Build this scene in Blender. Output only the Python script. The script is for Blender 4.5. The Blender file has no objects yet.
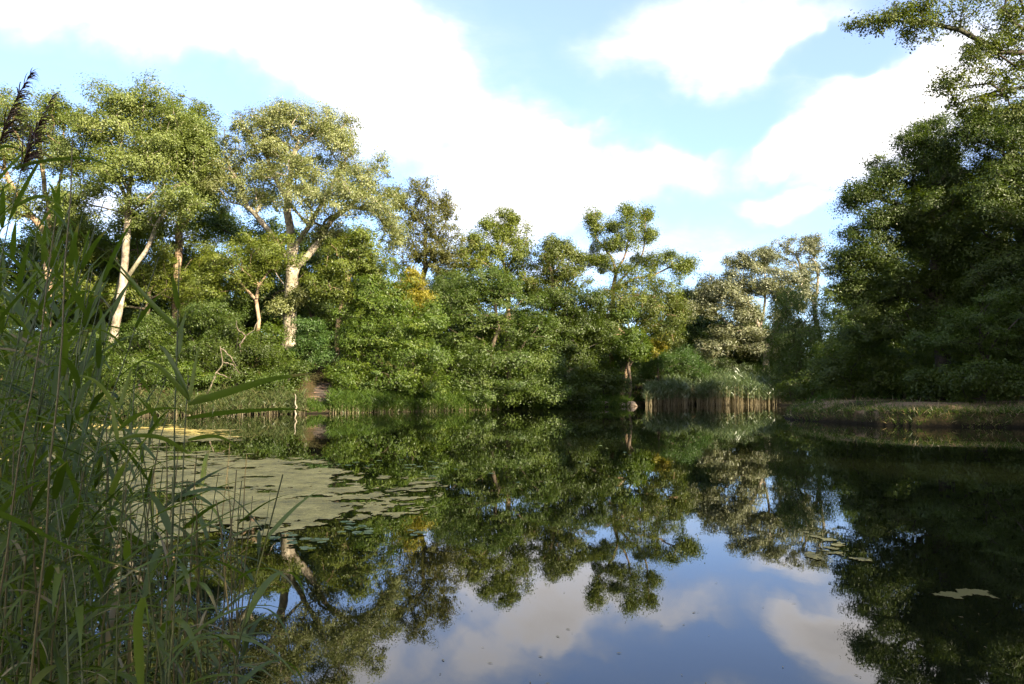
import bpy, math, random
import numpy as np
from mathutils import Vector, Matrix

R = math.radians
sc = bpy.context.scene
COL = sc.collection

# ------------------------------------------------------------------ camera
F = 760.0
CX, CY = 512.0, 342.0
PITCH = R(3.16)
CAM_H = 1.6
cam = bpy.data.objects.new('camera', bpy.data.cameras.new('camera'))
COL.objects.link(cam)
cam.location = (0, 0, CAM_H)
cam.rotation_euler = (R(90) + PITCH, 0, 0)
cam.data.sensor_width = 36
cam.data.lens = F / 1024 * 36
cam.data.clip_start = 0.05
cam.data.clip_end = 3000
sc.camera = cam


def P(px, py, Y):
    """world point seen at pixel px,py of the photograph, Y metres away"""
    a, b = (px - CX) / F, (CY - py) / F
    d = (a, math.cos(PITCH) - b * math.sin(PITCH), math.sin(PITCH) + b * math.cos(PITCH))
    s = Y / d[1]
    return Vector((d[0] * s, Y, CAM_H + d[2] * s))


def G(px, py, z=0.0):
    a, b = (px - CX) / F, (CY - py) / F
    d = (a, math.cos(PITCH) - b * math.sin(PITCH), math.sin(PITCH) + b * math.cos(PITCH))
    s = (z - CAM_H) / d[2]
    return Vector((d[0] * s, d[1] * s, z))


def direction(px, py):
    a, b = (px - CX) / F, (CY - py) / F
    return Vector((a, math.cos(PITCH) - b * math.sin(PITCH), math.sin(PITCH) + b * math.cos(PITCH))).normalized()


# ------------------------------------------------------------------ light
SUN_AZ = R(136)      # clockwise from +Y
SUN_EL = R(24)
EXPOSURE = 1.95
SKY_STRENGTH = 0.088
sc.view_settings.view_transform = 'Standard'
sc.view_settings.look = 'None'
sc.view_settings.exposure = EXPOSURE
sc.view_settings.gamma = 1
sc.view_settings.use_curve_mapping = False
sc.render.engine = 'CYCLES'
cy = sc.cycles
cy.max_bounces = 8
cy.diffuse_bounces = 5
cy.glossy_bounces = 3
cy.transmission_bounces = 3
cy.transparent_max_bounces = 4
cy.caustics_reflective = False
cy.caustics_refractive = False
cy.use_adaptive_sampling = True
cy.adaptive_threshold = 0.02
cy.use_denoising = True
try:
    cy.denoiser = 'OPENIMAGEDENOISE'
    cy.denoising_input_passes = 'RGB_ALBEDO_NORMAL'
    cy.denoising_prefilter = 'ACCURATE'
except Exception:
    pass
cy.sample_clamp_indirect = 6

sun = bpy.data.objects.new('sun', bpy.data.lights.new('sun', 'SUN'))
COL.objects.link(sun)
sun.data.energy = 5.0
sun.data.angle = R(0.6)
sun.data.color = (1.0, 0.85, 0.63)
to_sun = Vector((math.sin(SUN_AZ) * math.cos(SUN_EL), math.cos(SUN_AZ) * math.cos(SUN_EL), math.sin(SUN_EL)))
sun.rotation_euler = to_sun.to_track_quat('Z', 'Y').to_euler()
sun.location = to_sun * 80

world = bpy.data.worlds.new('World')
sc.world = world
world.use_nodes = True
wt = world.node_tree
wt.nodes.clear()


class NT:
    """small node-tree writer"""
    def __init__(self, tree):
        self.t = tree

    def n(self, typ, **kw):
        nd = self.t.nodes.new(typ)
        for k, v in kw.items():
            setattr(nd, k, v)
        return nd

    def l(self, a, b):
        self.t.links.new(a, b)

    def math(self, op, a, b=None, c=None, clamp=False):
        nd = self.n('ShaderNodeMath', operation=op, use_clamp=clamp)
        for i, v in enumerate((a, b, c)):
            if v is None:
                continue
            if isinstance(v, (int, float)):
                nd.inputs[i].default_value = v
            else:
                self.l(v, nd.inputs[i])
        return nd.outputs[0]

    def vmath(self, op, a, b=None, scale=None):
        nd = self.n('ShaderNodeVectorMath', operation=op)
        for i, v in enumerate((a, b)):
            if v is None:
                continue
            if isinstance(v, (tuple, list, Vector)):
                nd.inputs[i].default_value = tuple(v)
            else:
                self.l(v, nd.inputs[i])
        if scale is not None:
            nd.inputs['Scale'].default_value = scale
        return nd.outputs['Value'] if op in ('DOT_PRODUCT', 'LENGTH') else nd.outputs['Vector']

    def noise(self, vec, scale, detail=4, rough=0.5, w='3D', dist=0.0):
        nd = self.n('ShaderNodeTexNoise', noise_dimensions=w)
        if vec is not None:
            self.l(vec, nd.inputs['Vector'])
        nd.inputs['Scale'].default_value = scale
        nd.inputs['Detail'].default_value = detail
        nd.inputs['Roughness'].default_value = rough
        nd.inputs['Distortion'].default_value = dist
        return nd

    def ramp(self, fac, stops, interp='LINEAR'):
        nd = self.n('ShaderNodeValToRGB')
        cr = nd.color_ramp
        cr.interpolation = interp
        while len(cr.elements) < len(stops):
            cr.elements.new(0.5)
        for e, (p, c) in zip(cr.elements, stops):
            e.position = p
            if isinstance(c, (int, float)):
                c = (c, c, c)
            e.color = (*c, 1)
        self.l(fac, nd.inputs[0])
        return nd.outputs[0]

    def mix(self, fac, a, b, typ='MIX'):
        nd = self.n('ShaderNodeMix', data_type='RGBA', blend_type=typ)
        for i, v in ((0, fac), (6, a), (7, b)):
            if isinstance(v, (int, float)):
                nd.inputs[i].default_value = v
            elif isinstance(v, (tuple, list)):
                nd.inputs[i].default_value = (*v, 1)
            else:
                self.l(v, nd.inputs[i])
        return nd.outputs[2]


def build_sky():
    k = NT(wt)
    tc = k.n('ShaderNodeTexCoord')
    d = tc.outputs['Generated']
    sky = k.n('ShaderNodeTexSky', sky_type='NISHITA', sun_disc=False)
    sky.sun_elevation = SUN_EL
    sky.sun_rotation = SUN_AZ
    sky.altitude = 100
    sky.air_density = 1.0
    sky.dust_density = 0.8
    sky.ozone_density = 3.0
    # bend directions a little so that cloud outlines are ragged
    nz = k.noise(d, 3.2, 5, 0.6)
    off = k.vmath('SUBTRACT', nz.outputs['Color'], (0.5, 0.5, 0.5))
    off = k.vmath('SCALE', off, scale=0.24)
    dd = k.vmath('ADD', d, off)
    # cloud banks: centre (pixel), half sizes (pixel), weight, tilt in degrees
    blobs = [(150, -40, 330, 75, 1.1, -14), (380, 70, 160, 60, .45, -16), (300, 0, 250, 60, .6, -8),
             (590, 178, 165, 58, 1.1, 4), (530, 130, 90, 45, .6, 0), (450, 215, 90, 40, .7, 0), (405, 160, 80, 45, .7, -10), (335, 125, 70, 36, .5, -16),
             (715, 28, 125, 55, 1.0, 0), (905, 100, 120, 85, 1.1, 20), (800, 150, 70, 30, .6, 25),
             (790, 212, 70, 20, .8, 0), (600, 262, 220, 30, .75, 0), (0, 95, 60, 22, .8, 0),
             (110, 210, 160, 50, .6, 0), (845, 35, 60, 26, -.9, 0), (690, 125, 110, 26, -.6, 10), (40, 50, 90, 22, -.6, -20)]
    total = None
    for (px, py, sx, sy, w, tilt) in blobs:
        c = direction(px, py)
        t1 = Vector((0, 0, 1)).cross(c).normalized() * -1
        t2 = c.cross(t1).normalized()
        if t2.z < 0:
            t2 = -t2
        ca, sa = math.cos(R(tilt)), math.sin(R(tilt))
        u, v = t1 * ca + t2 * sa, t2 * ca - t1 * sa
        a = k.vmath('DOT_PRODUCT', dd, u / (sx / F) * 1.0)
        b = k.vmath('DOT_PRODUCT', dd, v / (sy / F) * 1.0)
        f = k.vmath('DOT_PRODUCT', dd, c)
        off_a, off_b = 0.0, 0.0
        r2 = k.math('ADD', k.math('MULTIPLY', a, a), k.math('MULTIPLY', b, b))
        g = k.math('SUBTRACT', 1.0, r2)
        g = k.math('MAXIMUM', g, 0.0)
        g = k.math('MULTIPLY', g, k.math('GREATER_THAN', f, 0.0))
        g = k.math('MULTIPLY', g, w)
        total = g if total is None else k.math('ADD', total, g)
    # general broken cloud over the whole sky, flattened towards the horizon
    sep = k.n('ShaderNodeSeparateXYZ')
    k.l(d, sep.inputs[0])
    zz = k.math('ADD', k.math('MAXIMUM', sep.outputs[2], 0.0), 0.35)
    com = k.n('ShaderNodeCombineXYZ')
    k.l(k.math('DIVIDE', sep.outputs[0], zz), com.inputs[0])
    k.l(k.math('DIVIDE', sep.outputs[1], zz), com.inputs[1])
    fb = k.noise(com.outputs[0], 2.1, 10, 0.66, dist=0.35)
    back = k.math('MULTIPLY_ADD', sep.outputs[1], -1.3, 0.1, clamp=True)   # unseen cloud added behind the camera for whiter fill light
    fld = k.math('ADD', total, k.math('MULTIPLY', k.math('SUBTRACT', fb.outputs[0], 0.5), 1.7))
    fld = k.math('ADD', fld, back)
    cov = k.n('ShaderNodeMapRange', interpolation_type='SMOOTHSTEP')
    k.l(fld, cov.inputs[0])
    cov.inputs[1].default_value = -0.2
    cov.inputs[2].default_value = 1.35
    thick = k.n('ShaderNodeMapRange')
    k.l(fld, thick.inputs[0])
    thick.inputs[1].default_value = 0.3
    thick.inputs[2].default_value = 1.5
    ccol = k.ramp(thick.outputs[0], [(0, (3.6, 3.8, 4.1)), (0.5, (6.2, 5.8, 5.5)), (1, (4.2, 4.0, 4.0))])
    # thin veil brightens the blue sky a little
    hs = k.n('ShaderNodeHueSaturation')
    hs.inputs['Saturation'].default_value = 1.08
    k.l(sky.outputs[0], hs.inputs['Color'])
    bl = k.mix(1.0, hs.outputs[0], (0.84, 0.95, 1.20), 'MULTIPLY')
    blue = k.mix(0.20, bl, (5.6, 5.8, 6.2))
    col = k.mix(k.math('POWER', cov.outputs[0], 1.5), blue, ccol)
    bg = k.n('ShaderNodeBackground')
    k.l(col, bg.inputs[0])
    bg.inputs[1].default_value = SKY_STRENGTH
    out = k.n('ShaderNodeOutputWorld')
    k.l(bg.outputs[0], out.inputs[0])


build_sky()
world.cycles.sampling_method = 'MANUAL'
world.cycles.sample_map_resolution = 512


# ------------------------------------------------------------------ helpers
def tag(o, label=None, cat=None, group=None, kind=None):
    if label:
        o['label'] = label
    if cat:
        o['category'] = cat
    if group:
        o['group'] = group
    if kind:
        o['kind'] = kind
    return o


def empty(name, loc=(0, 0, 0), rz=0.0):
    o = bpy.data.objects.new(name, None)
    COL.objects.link(o)
    o.location = loc
    o.rotation_euler = (0, 0, rz)
    o.empty_display_size = 0.2
    return o


def link(name, me, mats, parent=None):
    o = bpy.data.objects.new(name, me)
    COL.objects.link(o)
    if mats is not None and not me.materials:
        for m in (mats if isinstance(mats, (list, tuple)) else [mats]):
            me.materials.append(m)
    if parent:
        o.parent = parent
    return o


def copy_tree(o, parent=None):
    c = o.copy()
    COL.objects.link(c)
    c.parent = parent
    for ch in list(o.children):
        copy_tree(ch, c)
    return c


def mesh_np(name, V, faces_list, tint=None, mat_idx=None, smooth=False):
    """faces_list: list of int arrays shaped (n,3) or (n,4)"""
    me = bpy.data.meshes.new(name)
    V = np.asarray(V, dtype=np.float32)
    me.vertices.add(len(V))
    me.vertices.foreach_set('co', V.ravel())
    loops = np.concatenate([f.ravel() for f in faces_list]).astype(np.int32)
    tot = np.concatenate([np.full(len(f), f.shape[1]) for f in faces_list]).astype(np.int32)
    start = np.concatenate([[0], np.cumsum(tot)[:-1]]).astype(np.int32)
    me.loops.add(len(loops))
    me.loops.foreach_set('vertex_index', loops)
    me.polygons.add(len(tot))
    me.polygons.foreach_set('loop_start', start)
    me.polygons.foreach_set('loop_total', tot)
    if mat_idx is not None:
        me.polygons.foreach_set('material_index', np.asarray(mat_idx, dtype=np.int32))
    me.polygons.foreach_set('use_smooth', np.full(len(tot), smooth, dtype=bool))
    if tint is not None:
        at = me.attributes.new('tint', 'FLOAT', 'POINT')
        at.data.foreach_set('value', np.asarray(tint, dtype=np.float32))
    me.update(calc_edges=True)
    me.validate()
    return me


def norm(a):
    return a / np.maximum(np.linalg.norm(a, axis=-1, keepdims=True), 1e-9)


# ------------------------------------------------------------------ materials
def new_mat(name):
    m = bpy.data.materials.new(name)
    m.use_nodes = True
    m.node_tree.nodes.clear()
    k = NT(m.node_tree)
    out = k.n('ShaderNodeOutputMaterial')
    return m, k, out


def leaf_mat(name, dark, mid, light, trans=0.35, gloss=0.03, tcol=None, rough=0.45, tip=None):
    m, k, out = new_mat(name)
    at = k.n('ShaderNodeAttribute', attribute_name='tint')
    stops = [(0.0, dark), (0.5, mid), (1.0, light)] if tip is None else [(0.0, dark), (0.45, mid), (0.8, light), (0.97, tip)]
    col = k.ramp(at.outputs['Fac'], stops)
    df = k.n('ShaderNodeBsdfDiffuse')
    k.l(col, df.inputs[0])
    tr = k.n('ShaderNodeBsdfTranslucent')
    tc = k.mix(1.0, col, tcol or (1.25, 1.35, 0.45), 'MULTIPLY')
    k.l(tc, tr.inputs[0])
    mx = k.n('ShaderNodeMixShader')
    mx.inputs[0].default_value = trans
    k.l(df.outputs[0], mx.inputs[1])
    k.l(tr.outputs[0], mx.inputs[2])
    gl = k.n('ShaderNodeBsdfGlossy')
    gl.inputs['Roughness'].default_value = rough
    gl.inputs[0].default_value = (0.9, 0.95, 0.9, 1)
    m2 = k.n('ShaderNodeMixShader')
    m2.inputs[0].default_value = gloss
    k.l(mx.outputs[0], m2.inputs[1])
    k.l(gl.outputs[0], m2.inputs[2])
    k.l(m2.outputs[0], out.inputs[0])
    return m


def bark_mat(name, a, b, scale=3.0, bump=0.4):
    m, k, out = new_mat(name)
    tc = k.n('ShaderNodeTexCoord')
    mp = k.n('ShaderNodeMapping')
    mp.inputs['Scale'].default_value = (1, 1, 0.25)
    k.l(tc.outputs['Object'], mp.inputs[0])
    n1 = k.noise(mp.outputs[0], scale, 6, 0.65)
    n2 = k.noise(tc.outputs['Object'], 0.9, 3, 0.5)
    f = k.math('ADD', k.math('MULTIPLY', n1.outputs[0], 0.6), k.math('MULTIPLY', n2.outputs[0], 0.4))
    col = k.ramp(f, [(0.40, a), (0.56, b)])
    n3 = k.noise(tc.outputs['Object'], 2.2, 5, 0.7)
    n4 = k.noise(tc.outputs['Object'], 0.5, 2, 0.5)
    blot = k.ramp(n3.outputs[0], [(0.48, 0.0), (0.60, 0.82)])
    col = k.mix(blot, col, tuple(c * .42 for c in a))
    moss = k.ramp(n4.outputs[0], [(0.52, 0.0), (0.66, 0.6)])
    col = k.mix(moss, col, (.07, .085, .025))
    p = k.n('ShaderNodeBsdfPrincipled')
    k.l(col, p.inputs['Base Color'])
    p.inputs['Roughness'].default_value = 0.85
    bm = k.n('ShaderNodeBump')
    bm.inputs['Strength'].default_value = bump
    bm.inputs['Distance'].default_value = 0.05
    k.l(n1.outputs[0], bm.inputs['Height'])
    k.l(bm.outputs[0], p.inputs['Normal'])
    k.l(p.outputs[0], out.inputs[0])
    return m


LEAF = {
    'poplar': leaf_mat('poplar_leaves', (.09, .12, .022), (.155, .195, .042), (.25, .275, .075), .42),
    'aspen': leaf_mat('pale_olive_leaves', (.115, .13, .032), (.19, .212, .06), (.30, .31, .11), .38, .05),
    'lime': leaf_mat('light_green_leaves', (.07, .098, .010), (.13, .165, .018), (.21, .23, .03), .40),
    'maple': leaf_mat('maple_leaves', (.042, .078, .006), (.092, .145, .012), (.18, .21, .020), .42),
    'green': leaf_mat('green_leaves', (.036, .066, .008), (.072, .112, .013), (.12, .155, .021), .40),
    'teal': leaf_mat('fresh_green_leaves', (.034, .078, .014), (.062, .118, .02), (.105, .155, .026), .38),
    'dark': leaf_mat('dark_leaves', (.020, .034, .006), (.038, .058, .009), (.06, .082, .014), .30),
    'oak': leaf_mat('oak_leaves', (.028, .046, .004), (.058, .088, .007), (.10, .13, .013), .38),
    'olive': leaf_mat('olive_brown_leaves', (.058, .062, .010), (.108, .112, .018), (.17, .165, .03), .36),
    'silver': leaf_mat('silver_olive_leaves', (.078, .085, .034), (.145, .155, .066), (.25, .25, .12), .28, .06),
    'yellow': leaf_mat('yellow_leaves', (.15, .15, .012), (.25, .22, .018), (.36, .29, .03), .4),
    'willow': leaf_mat('willow_leaves', (.052, .075, .011), (.10, .125, .018), (.165, .18, .03), .38),
}
BARK = {
    'pale': bark_mat('pale_bark', (.19, .15, .10), (.46, .40, .30), 4),
    'tan': bark_mat('tan_bark', (.15, .095, .055), (.40, .28, .17), 4),
    'brown': bark_mat('brown_bark', (.05, .038, .025), (.13, .095, .06), 5),
    'dark': bark_mat('dark_bark', (.03, .025, .018), (.07, .055, .04), 5),
    'dead': bark_mat('dead_wood', (.12, .09, .065), (.28, .22, .16), 6),
}

# ------------------------------------------------------------------ pond outline and terrain
SHORE = np.array([
    (-1.0, 1.3), (-1.9, 2.6), (-3.3, 4.2), (-6, 5.8), (-12, 7.4), (-20, 11), (-27, 18), (-30, 27), (-28, 35), (-23.5, 38.6),
    (-19, 39.0), (-15.6, 39.4), (-12.6, 40.4), (-10.2, 41.4), (-7.0, 43.4), (-4.4, 45.6), (-1.4, 48.0), (1.2, 50.0),
    (3.2, 51.0), (6.2, 52.6), (8.6, 54.8), (10.6, 57.6), (14.5, 58.6), (19.8, 58.6), (20.6, 56.0), (19.4, 52), (17.6, 48.5),
    (16.6, 45), (15.6, 41.8), (14.2, 39.2), (13.3, 37.2), (12.7, 35.2), (12.6, 33.6), (13.0, 32.4), (13.6, 31.4), (14.3, 29.6), (15.2, 28.5), (17.2, 28.3), (19.6, 27.8), (21.4, 25.0), (21.8, 20),
    (19.0, 12.5), (13.5, 6.0), (7.5, 2.2), (3.0, 1.0), (0.8, 0.9)], dtype=np.float64)


def shore_dist(x, y):
    """signed distance to the pond outline, positive on land"""
    x = np.asarray(x, dtype=np.float64)
    y = np.asarray(y, dtype=np.float64)
    d2 = np.full(x.shape, 1e18)
    inside = np.zeros(x.shape, dtype=bool)
    n = len(SHORE)
    for i in range(n):
        ax, ay = SHORE[i]
        bx, by = SHORE[(i + 1) % n]
        ex, ey = bx - ax, by - ay
        t = np.clip(((x - ax) * ex + (y - ay) * ey) / (ex * ex + ey * ey), 0, 1)
        dx, dy = x - ax - t * ex, y - ay - t * ey
        d2 = np.minimum(d2, dx * dx + dy * dy)
        cond = ((ay > y) != (by > y)) & (x < ex * (y - ay) / (ey if abs(ey) > 1e-9 else 1e-9) + ax)
        inside ^= cond
    d = np.sqrt(d2)
    return np.where(inside, -d, d)


def sstep(a, b, v):
    t = np.clip((v - a) / (b - a), 0, 1)
    return t * t * (3 - 2 * t)


def wob(x, y, s=1.0):
    return (np.sin(x * 1.3 * s + 1.1) * np.cos(y * 1.1 * s + 0.7) + 0.5 * np.sin(x * 2.9 * s + y * 2.3 * s) + 0.3 * np.cos(x * 5.7 * s - y * 4.9 * s + 2)) / 1.8


def ground_z(x, y):
    x = np.asarray(x, dtype=np.float64)
    y = np.asarray(y, dtype=np.float64)
    d = shore_dist(x, y) + 0.16 * wob(x, y, 1.7) * sstep(10, 16, y)
    left = sstep(-1, -14, x) * sstep(20, 36, y)
    right = sstep(9, 12.5, x) * sstep(12, 18, y) * sstep(44, 38, y)
    near = sstep(14, 7, y)
    rise = 0.35 * (1 - near) * (1 - right) + left * 3.3 * sstep(0.8, 8.5, d) + right * 0.35 + sstep(6, 40, d) * 2.6
    centre = (1 - left) * (1 - right) * (1 - near)
    rise = rise + centre * 0.9 * sstep(1, 8, d)
    land = 0.05 + sstep(0.0, 0.5 - .25 * right, d) * (0.12 + .08 * left + right * 0.36 * (.45 + .55 * sstep(12.5, 14.5, x))) * (1 - 0.6 * near) + rise * sstep(0, 2.2, d)
    land = land + 0.07 * wob(x, y, 0.6) * sstep(0.5, 3, d)
    bed = -0.06 + np.maximum(d, -3.2) * 0.42
    return np.where(d > 0, land, bed)


def gz(x, y):
    return float(ground_z(np.array([x]), np.array([y]))[0])


def axis(lo, hi, step, far):
    core = np.arange(lo, hi + 1e-6, step)
    ext = [step]
    pos = []
    p = hi
    s = step
    while p < far:
        s *= 1.35
        p += s
        pos.append(p)
    neg = []
    p = lo
    s = step
    while p > -far:
        s *= 1.35
        p -= s
        neg.append(p)
    return np.concatenate([neg[::-1], core, pos])


def build_ground():
    xs = axis(-36, 32, 0.22, 900)
    ys = axis(-6, 66, 0.22, 900)
    X, Y = np.meshgrid(xs, ys)
    Z = ground_z(X, Y)
    V = np.stack([X.ravel(), Y.ravel(), Z.ravel()], 1)
    nx, ny = len(xs), len(ys)
    i = np.arange(nx - 1)
    j = np.arange(ny - 1)
    I, J = np.meshgrid(i, j)
    a = (J * nx + I).ravel()
    F4 = np.stack([a, a + 1, a + 1 + nx, a + nx], 1)
    # bare sandy soil on the trodden right bank and at the little landing places
    xr, yr = X.ravel(), Y.ravel()
    d = shore_dist(xr, yr)
    sand = np.zeros(len(xr))
    for (px, py, rx, ry, w, zz) in ((1010, 407, 3.4, .9, .9, .72), (952, 406, 2.6, 1.2, 1.2, .72), (880, 409, 2.2, 1.2, .9, .6), (835, 411, 2.4, 1.5, 1.0, .4), (800, 414, 1.6, 1.8, .9, .3), (604, 401, 1.4, 1.5, .9, .5),
                                (320, 404, 0.9, 2.0, 1.0, .5)):
        c = G(px, py, zz)
        sand = np.maximum(sand, w * np.exp(-((xr - c.x) / rx) ** 2 - ((yr - c.y) / ry) ** 2))
    sand = np.maximum(sand, 0.22 * sstep(0.3, 0.05, np.abs(d)) * sstep(20, 30, yr))
    zr = Z.ravel()
    rb = (xr > 12.8) & (yr > 20) & (yr < 42)
    sand = np.where(rb, sand * sstep(.42, .56, zr), sand)
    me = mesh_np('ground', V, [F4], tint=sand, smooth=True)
    m, k, out = new_mat('forest_soil')
    geo = k.n('ShaderNodeNewGeometry')
    n1 = k.noise(geo.outputs['Position'], 0.7, 6, 0.6)
    n2 = k.noise(geo.outputs['Position'], 9.0, 6, 0.7)
    f = k.math('ADD', k.math('MULTIPLY', n1.outputs[0], 0.5), k.math('MULTIPLY', n2.outputs[0], 0.5))
    soil = k.ramp(f, [(0.32, (.020, .016, .008)), (0.46, (.034, .034, .012)), (0.56, (.065, .045, .022)), (0.68, (.13, .085, .045))])
    sd = k.ramp(n2.outputs[0], [(0.3, (.11, .078, .045)), (0.55, (.21, .15, .09)), (0.75, (.30, .225, .145))])
    at = k.n('ShaderNodeAttribute', attribute_name='tint')
    fac = k.math('ADD', at.outputs['Fac'], k.math('MULTIPLY', k.math('SUBTRACT', n1.outputs[0], 0.5), 1.1))
    fac = k.ramp(fac, [(0.35, 0.0), (0.62, 1.0)])
    col = k.mix(fac, soil, sd)
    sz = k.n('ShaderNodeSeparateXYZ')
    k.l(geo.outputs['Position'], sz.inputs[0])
    wet_shade_z = k.math('ADD', sz.outputs[2], k.math('MULTIPLY', k.math('SUBTRACT', n2.outputs[0], 0.5), 0.25))
    wet_shade = k.n('ShaderNodeMapRange')
    k.l(wet_shade_z, wet_shade.inputs[0])
    wet_shade.inputs[1].default_value = 0.06
    wet_shade.inputs[2].default_value = 0.24
    col = k.mix(wet_shade.outputs[0], (.012, .010, .006), col)  # wet soil near the waterline, with undercut shade painted into the colour
    p = k.n('ShaderNodeBsdfPrincipled')
    k.l(col, p.inputs['Base Color'])
    p.inputs['Roughness'].default_value = 0.95
    p.inputs['Specular IOR Level'].default_value = 0.1
    bm = k.n('ShaderNodeBump')
    bm.inputs['Strength'].default_value = 0.8
    bm.inputs['Distance'].default_value = 0.08
    k.l(n2.outputs[0], bm.inputs['Height'])
    k.l(bm.outputs[0], p.inputs['Normal'])
    k.l(p.outputs[0], out.inputs[0])
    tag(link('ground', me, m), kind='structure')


def build_water():
    xs = np.linspace(-34, 28, 32)
    ys = np.linspace(0.2, 62, 32)
    X, Y = np.meshgrid(xs, ys)
    V = np.stack([X.ravel(), Y.ravel(), np.zeros(X.size)], 1)
    nx = len(xs)
    I, J = np.meshgrid(np.arange(31), np.arange(31))
    a = (J * nx + I).ravel()
    me = mesh_np('water', V, [np.stack([a, a + 1, a + 1 + nx, a + nx], 1)], smooth=True)
    m, k, out = new_mat('pond_water')
    geo = k.n('ShaderNodeNewGeometry')
    mp = k.n('ShaderNodeMapping')
    mp.inputs['Scale'].default_value = (1, 0.6, 1)
    k.l(geo.outputs['Position'], mp.inputs[0])
    n1 = k.noise(mp.outputs[0], 1.1, 3, 0.5)
    n2 = k.noise(mp.outputs[0], 7.0, 3, 0.6)
    n3 = k.noise(geo.outputs['Position'], 0.16, 3, 0.5)
    patch = k.ramp(n3.outputs[0], [(0.42, 0.15), (0.62, 1.0)])
    h = k.math('ADD', k.math('MULTIPLY', n1.outputs[0], 1.0), k.math('MULTIPLY', k.math('MULTIPLY', n2.outputs[0], 0.10), patch))
    bm = k.n('ShaderNodeBump')
    bm.inputs['Strength'].default_value = 0.03
    bm.inputs['Distance'].default_value = 0.06
    k.l(h, bm.inputs['Height'])
    p = k.n('ShaderNodeBsdfPrincipled')
    p.inputs['Base Color'].default_value = (.006, .0075, .003, 1)
    p.inputs['Roughness'].default_value = 0.012
    p.inputs['IOR'].default_value = 1.5
    k.l(bm.outputs[0], p.inputs['Normal'])
    k.l(p.outputs[0], out.inputs[0])
    tag(link('water', me, m), kind='structure')


build_ground()
build_water()


# ------------------------------------------------------------------ tree builder
def tube_mesh(name, segs, sides_big=8):
    """segs: list of (p0, p1, r0, r1, d0, d1)"""
    Vs, Fs = [], []
    base = 0
    for big in (True, False):
        S = [s for s in segs if (max(s[2], s[3]) > 0.05) == big]
        if not S:
            continue
        ns = sides_big if big else 4
        p0 = np.array([s[0] for s in S]); p1 = np.array([s[1] for s in S])
        r0 = np.array([s[2] for s in S]); r1 = np.array([s[3] for s in S])
        d0 = norm(np.array([s[4] for s in S])); d1 = norm(np.array([s[5] for s in S]))
        ref = np.array([0.93, 0.31, 0.17])
        ang = np.arange(ns) / ns * 2 * math.pi
        rings = []
        for p, r, d in ((p0, r0, d0), (p1, r1, d1)):
            u = norm(np.cross(d, ref))
            v = np.cross(d, u)
            ring = p[:, None, :] + r[:, None, None] * (np.cos(ang)[None, :, None] * u[:, None, :] + np.sin(ang)[None, :, None] * v[:, None, :])
            rings.append(ring)
        V = np.concatenate(rings, 1)            # (n, 2ns, 3)
        n = len(S)
        off = base + np.arange(n)[:, None] * 2 * ns
        f = []
        for i in range(ns):
            j = (i + 1) % ns
            f.append(np.stack([off[:, 0] + i, off[:, 0] + j, off[:, 0] + ns + j, off[:, 0] + ns + i], 1))
        Fs.append(np.concatenate(f))
        Vs.append(V.reshape(-1, 3))
        base += n * 2 * ns
    return mesh_np(name, np.concatenate(Vs), Fs, smooth=True)


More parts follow.
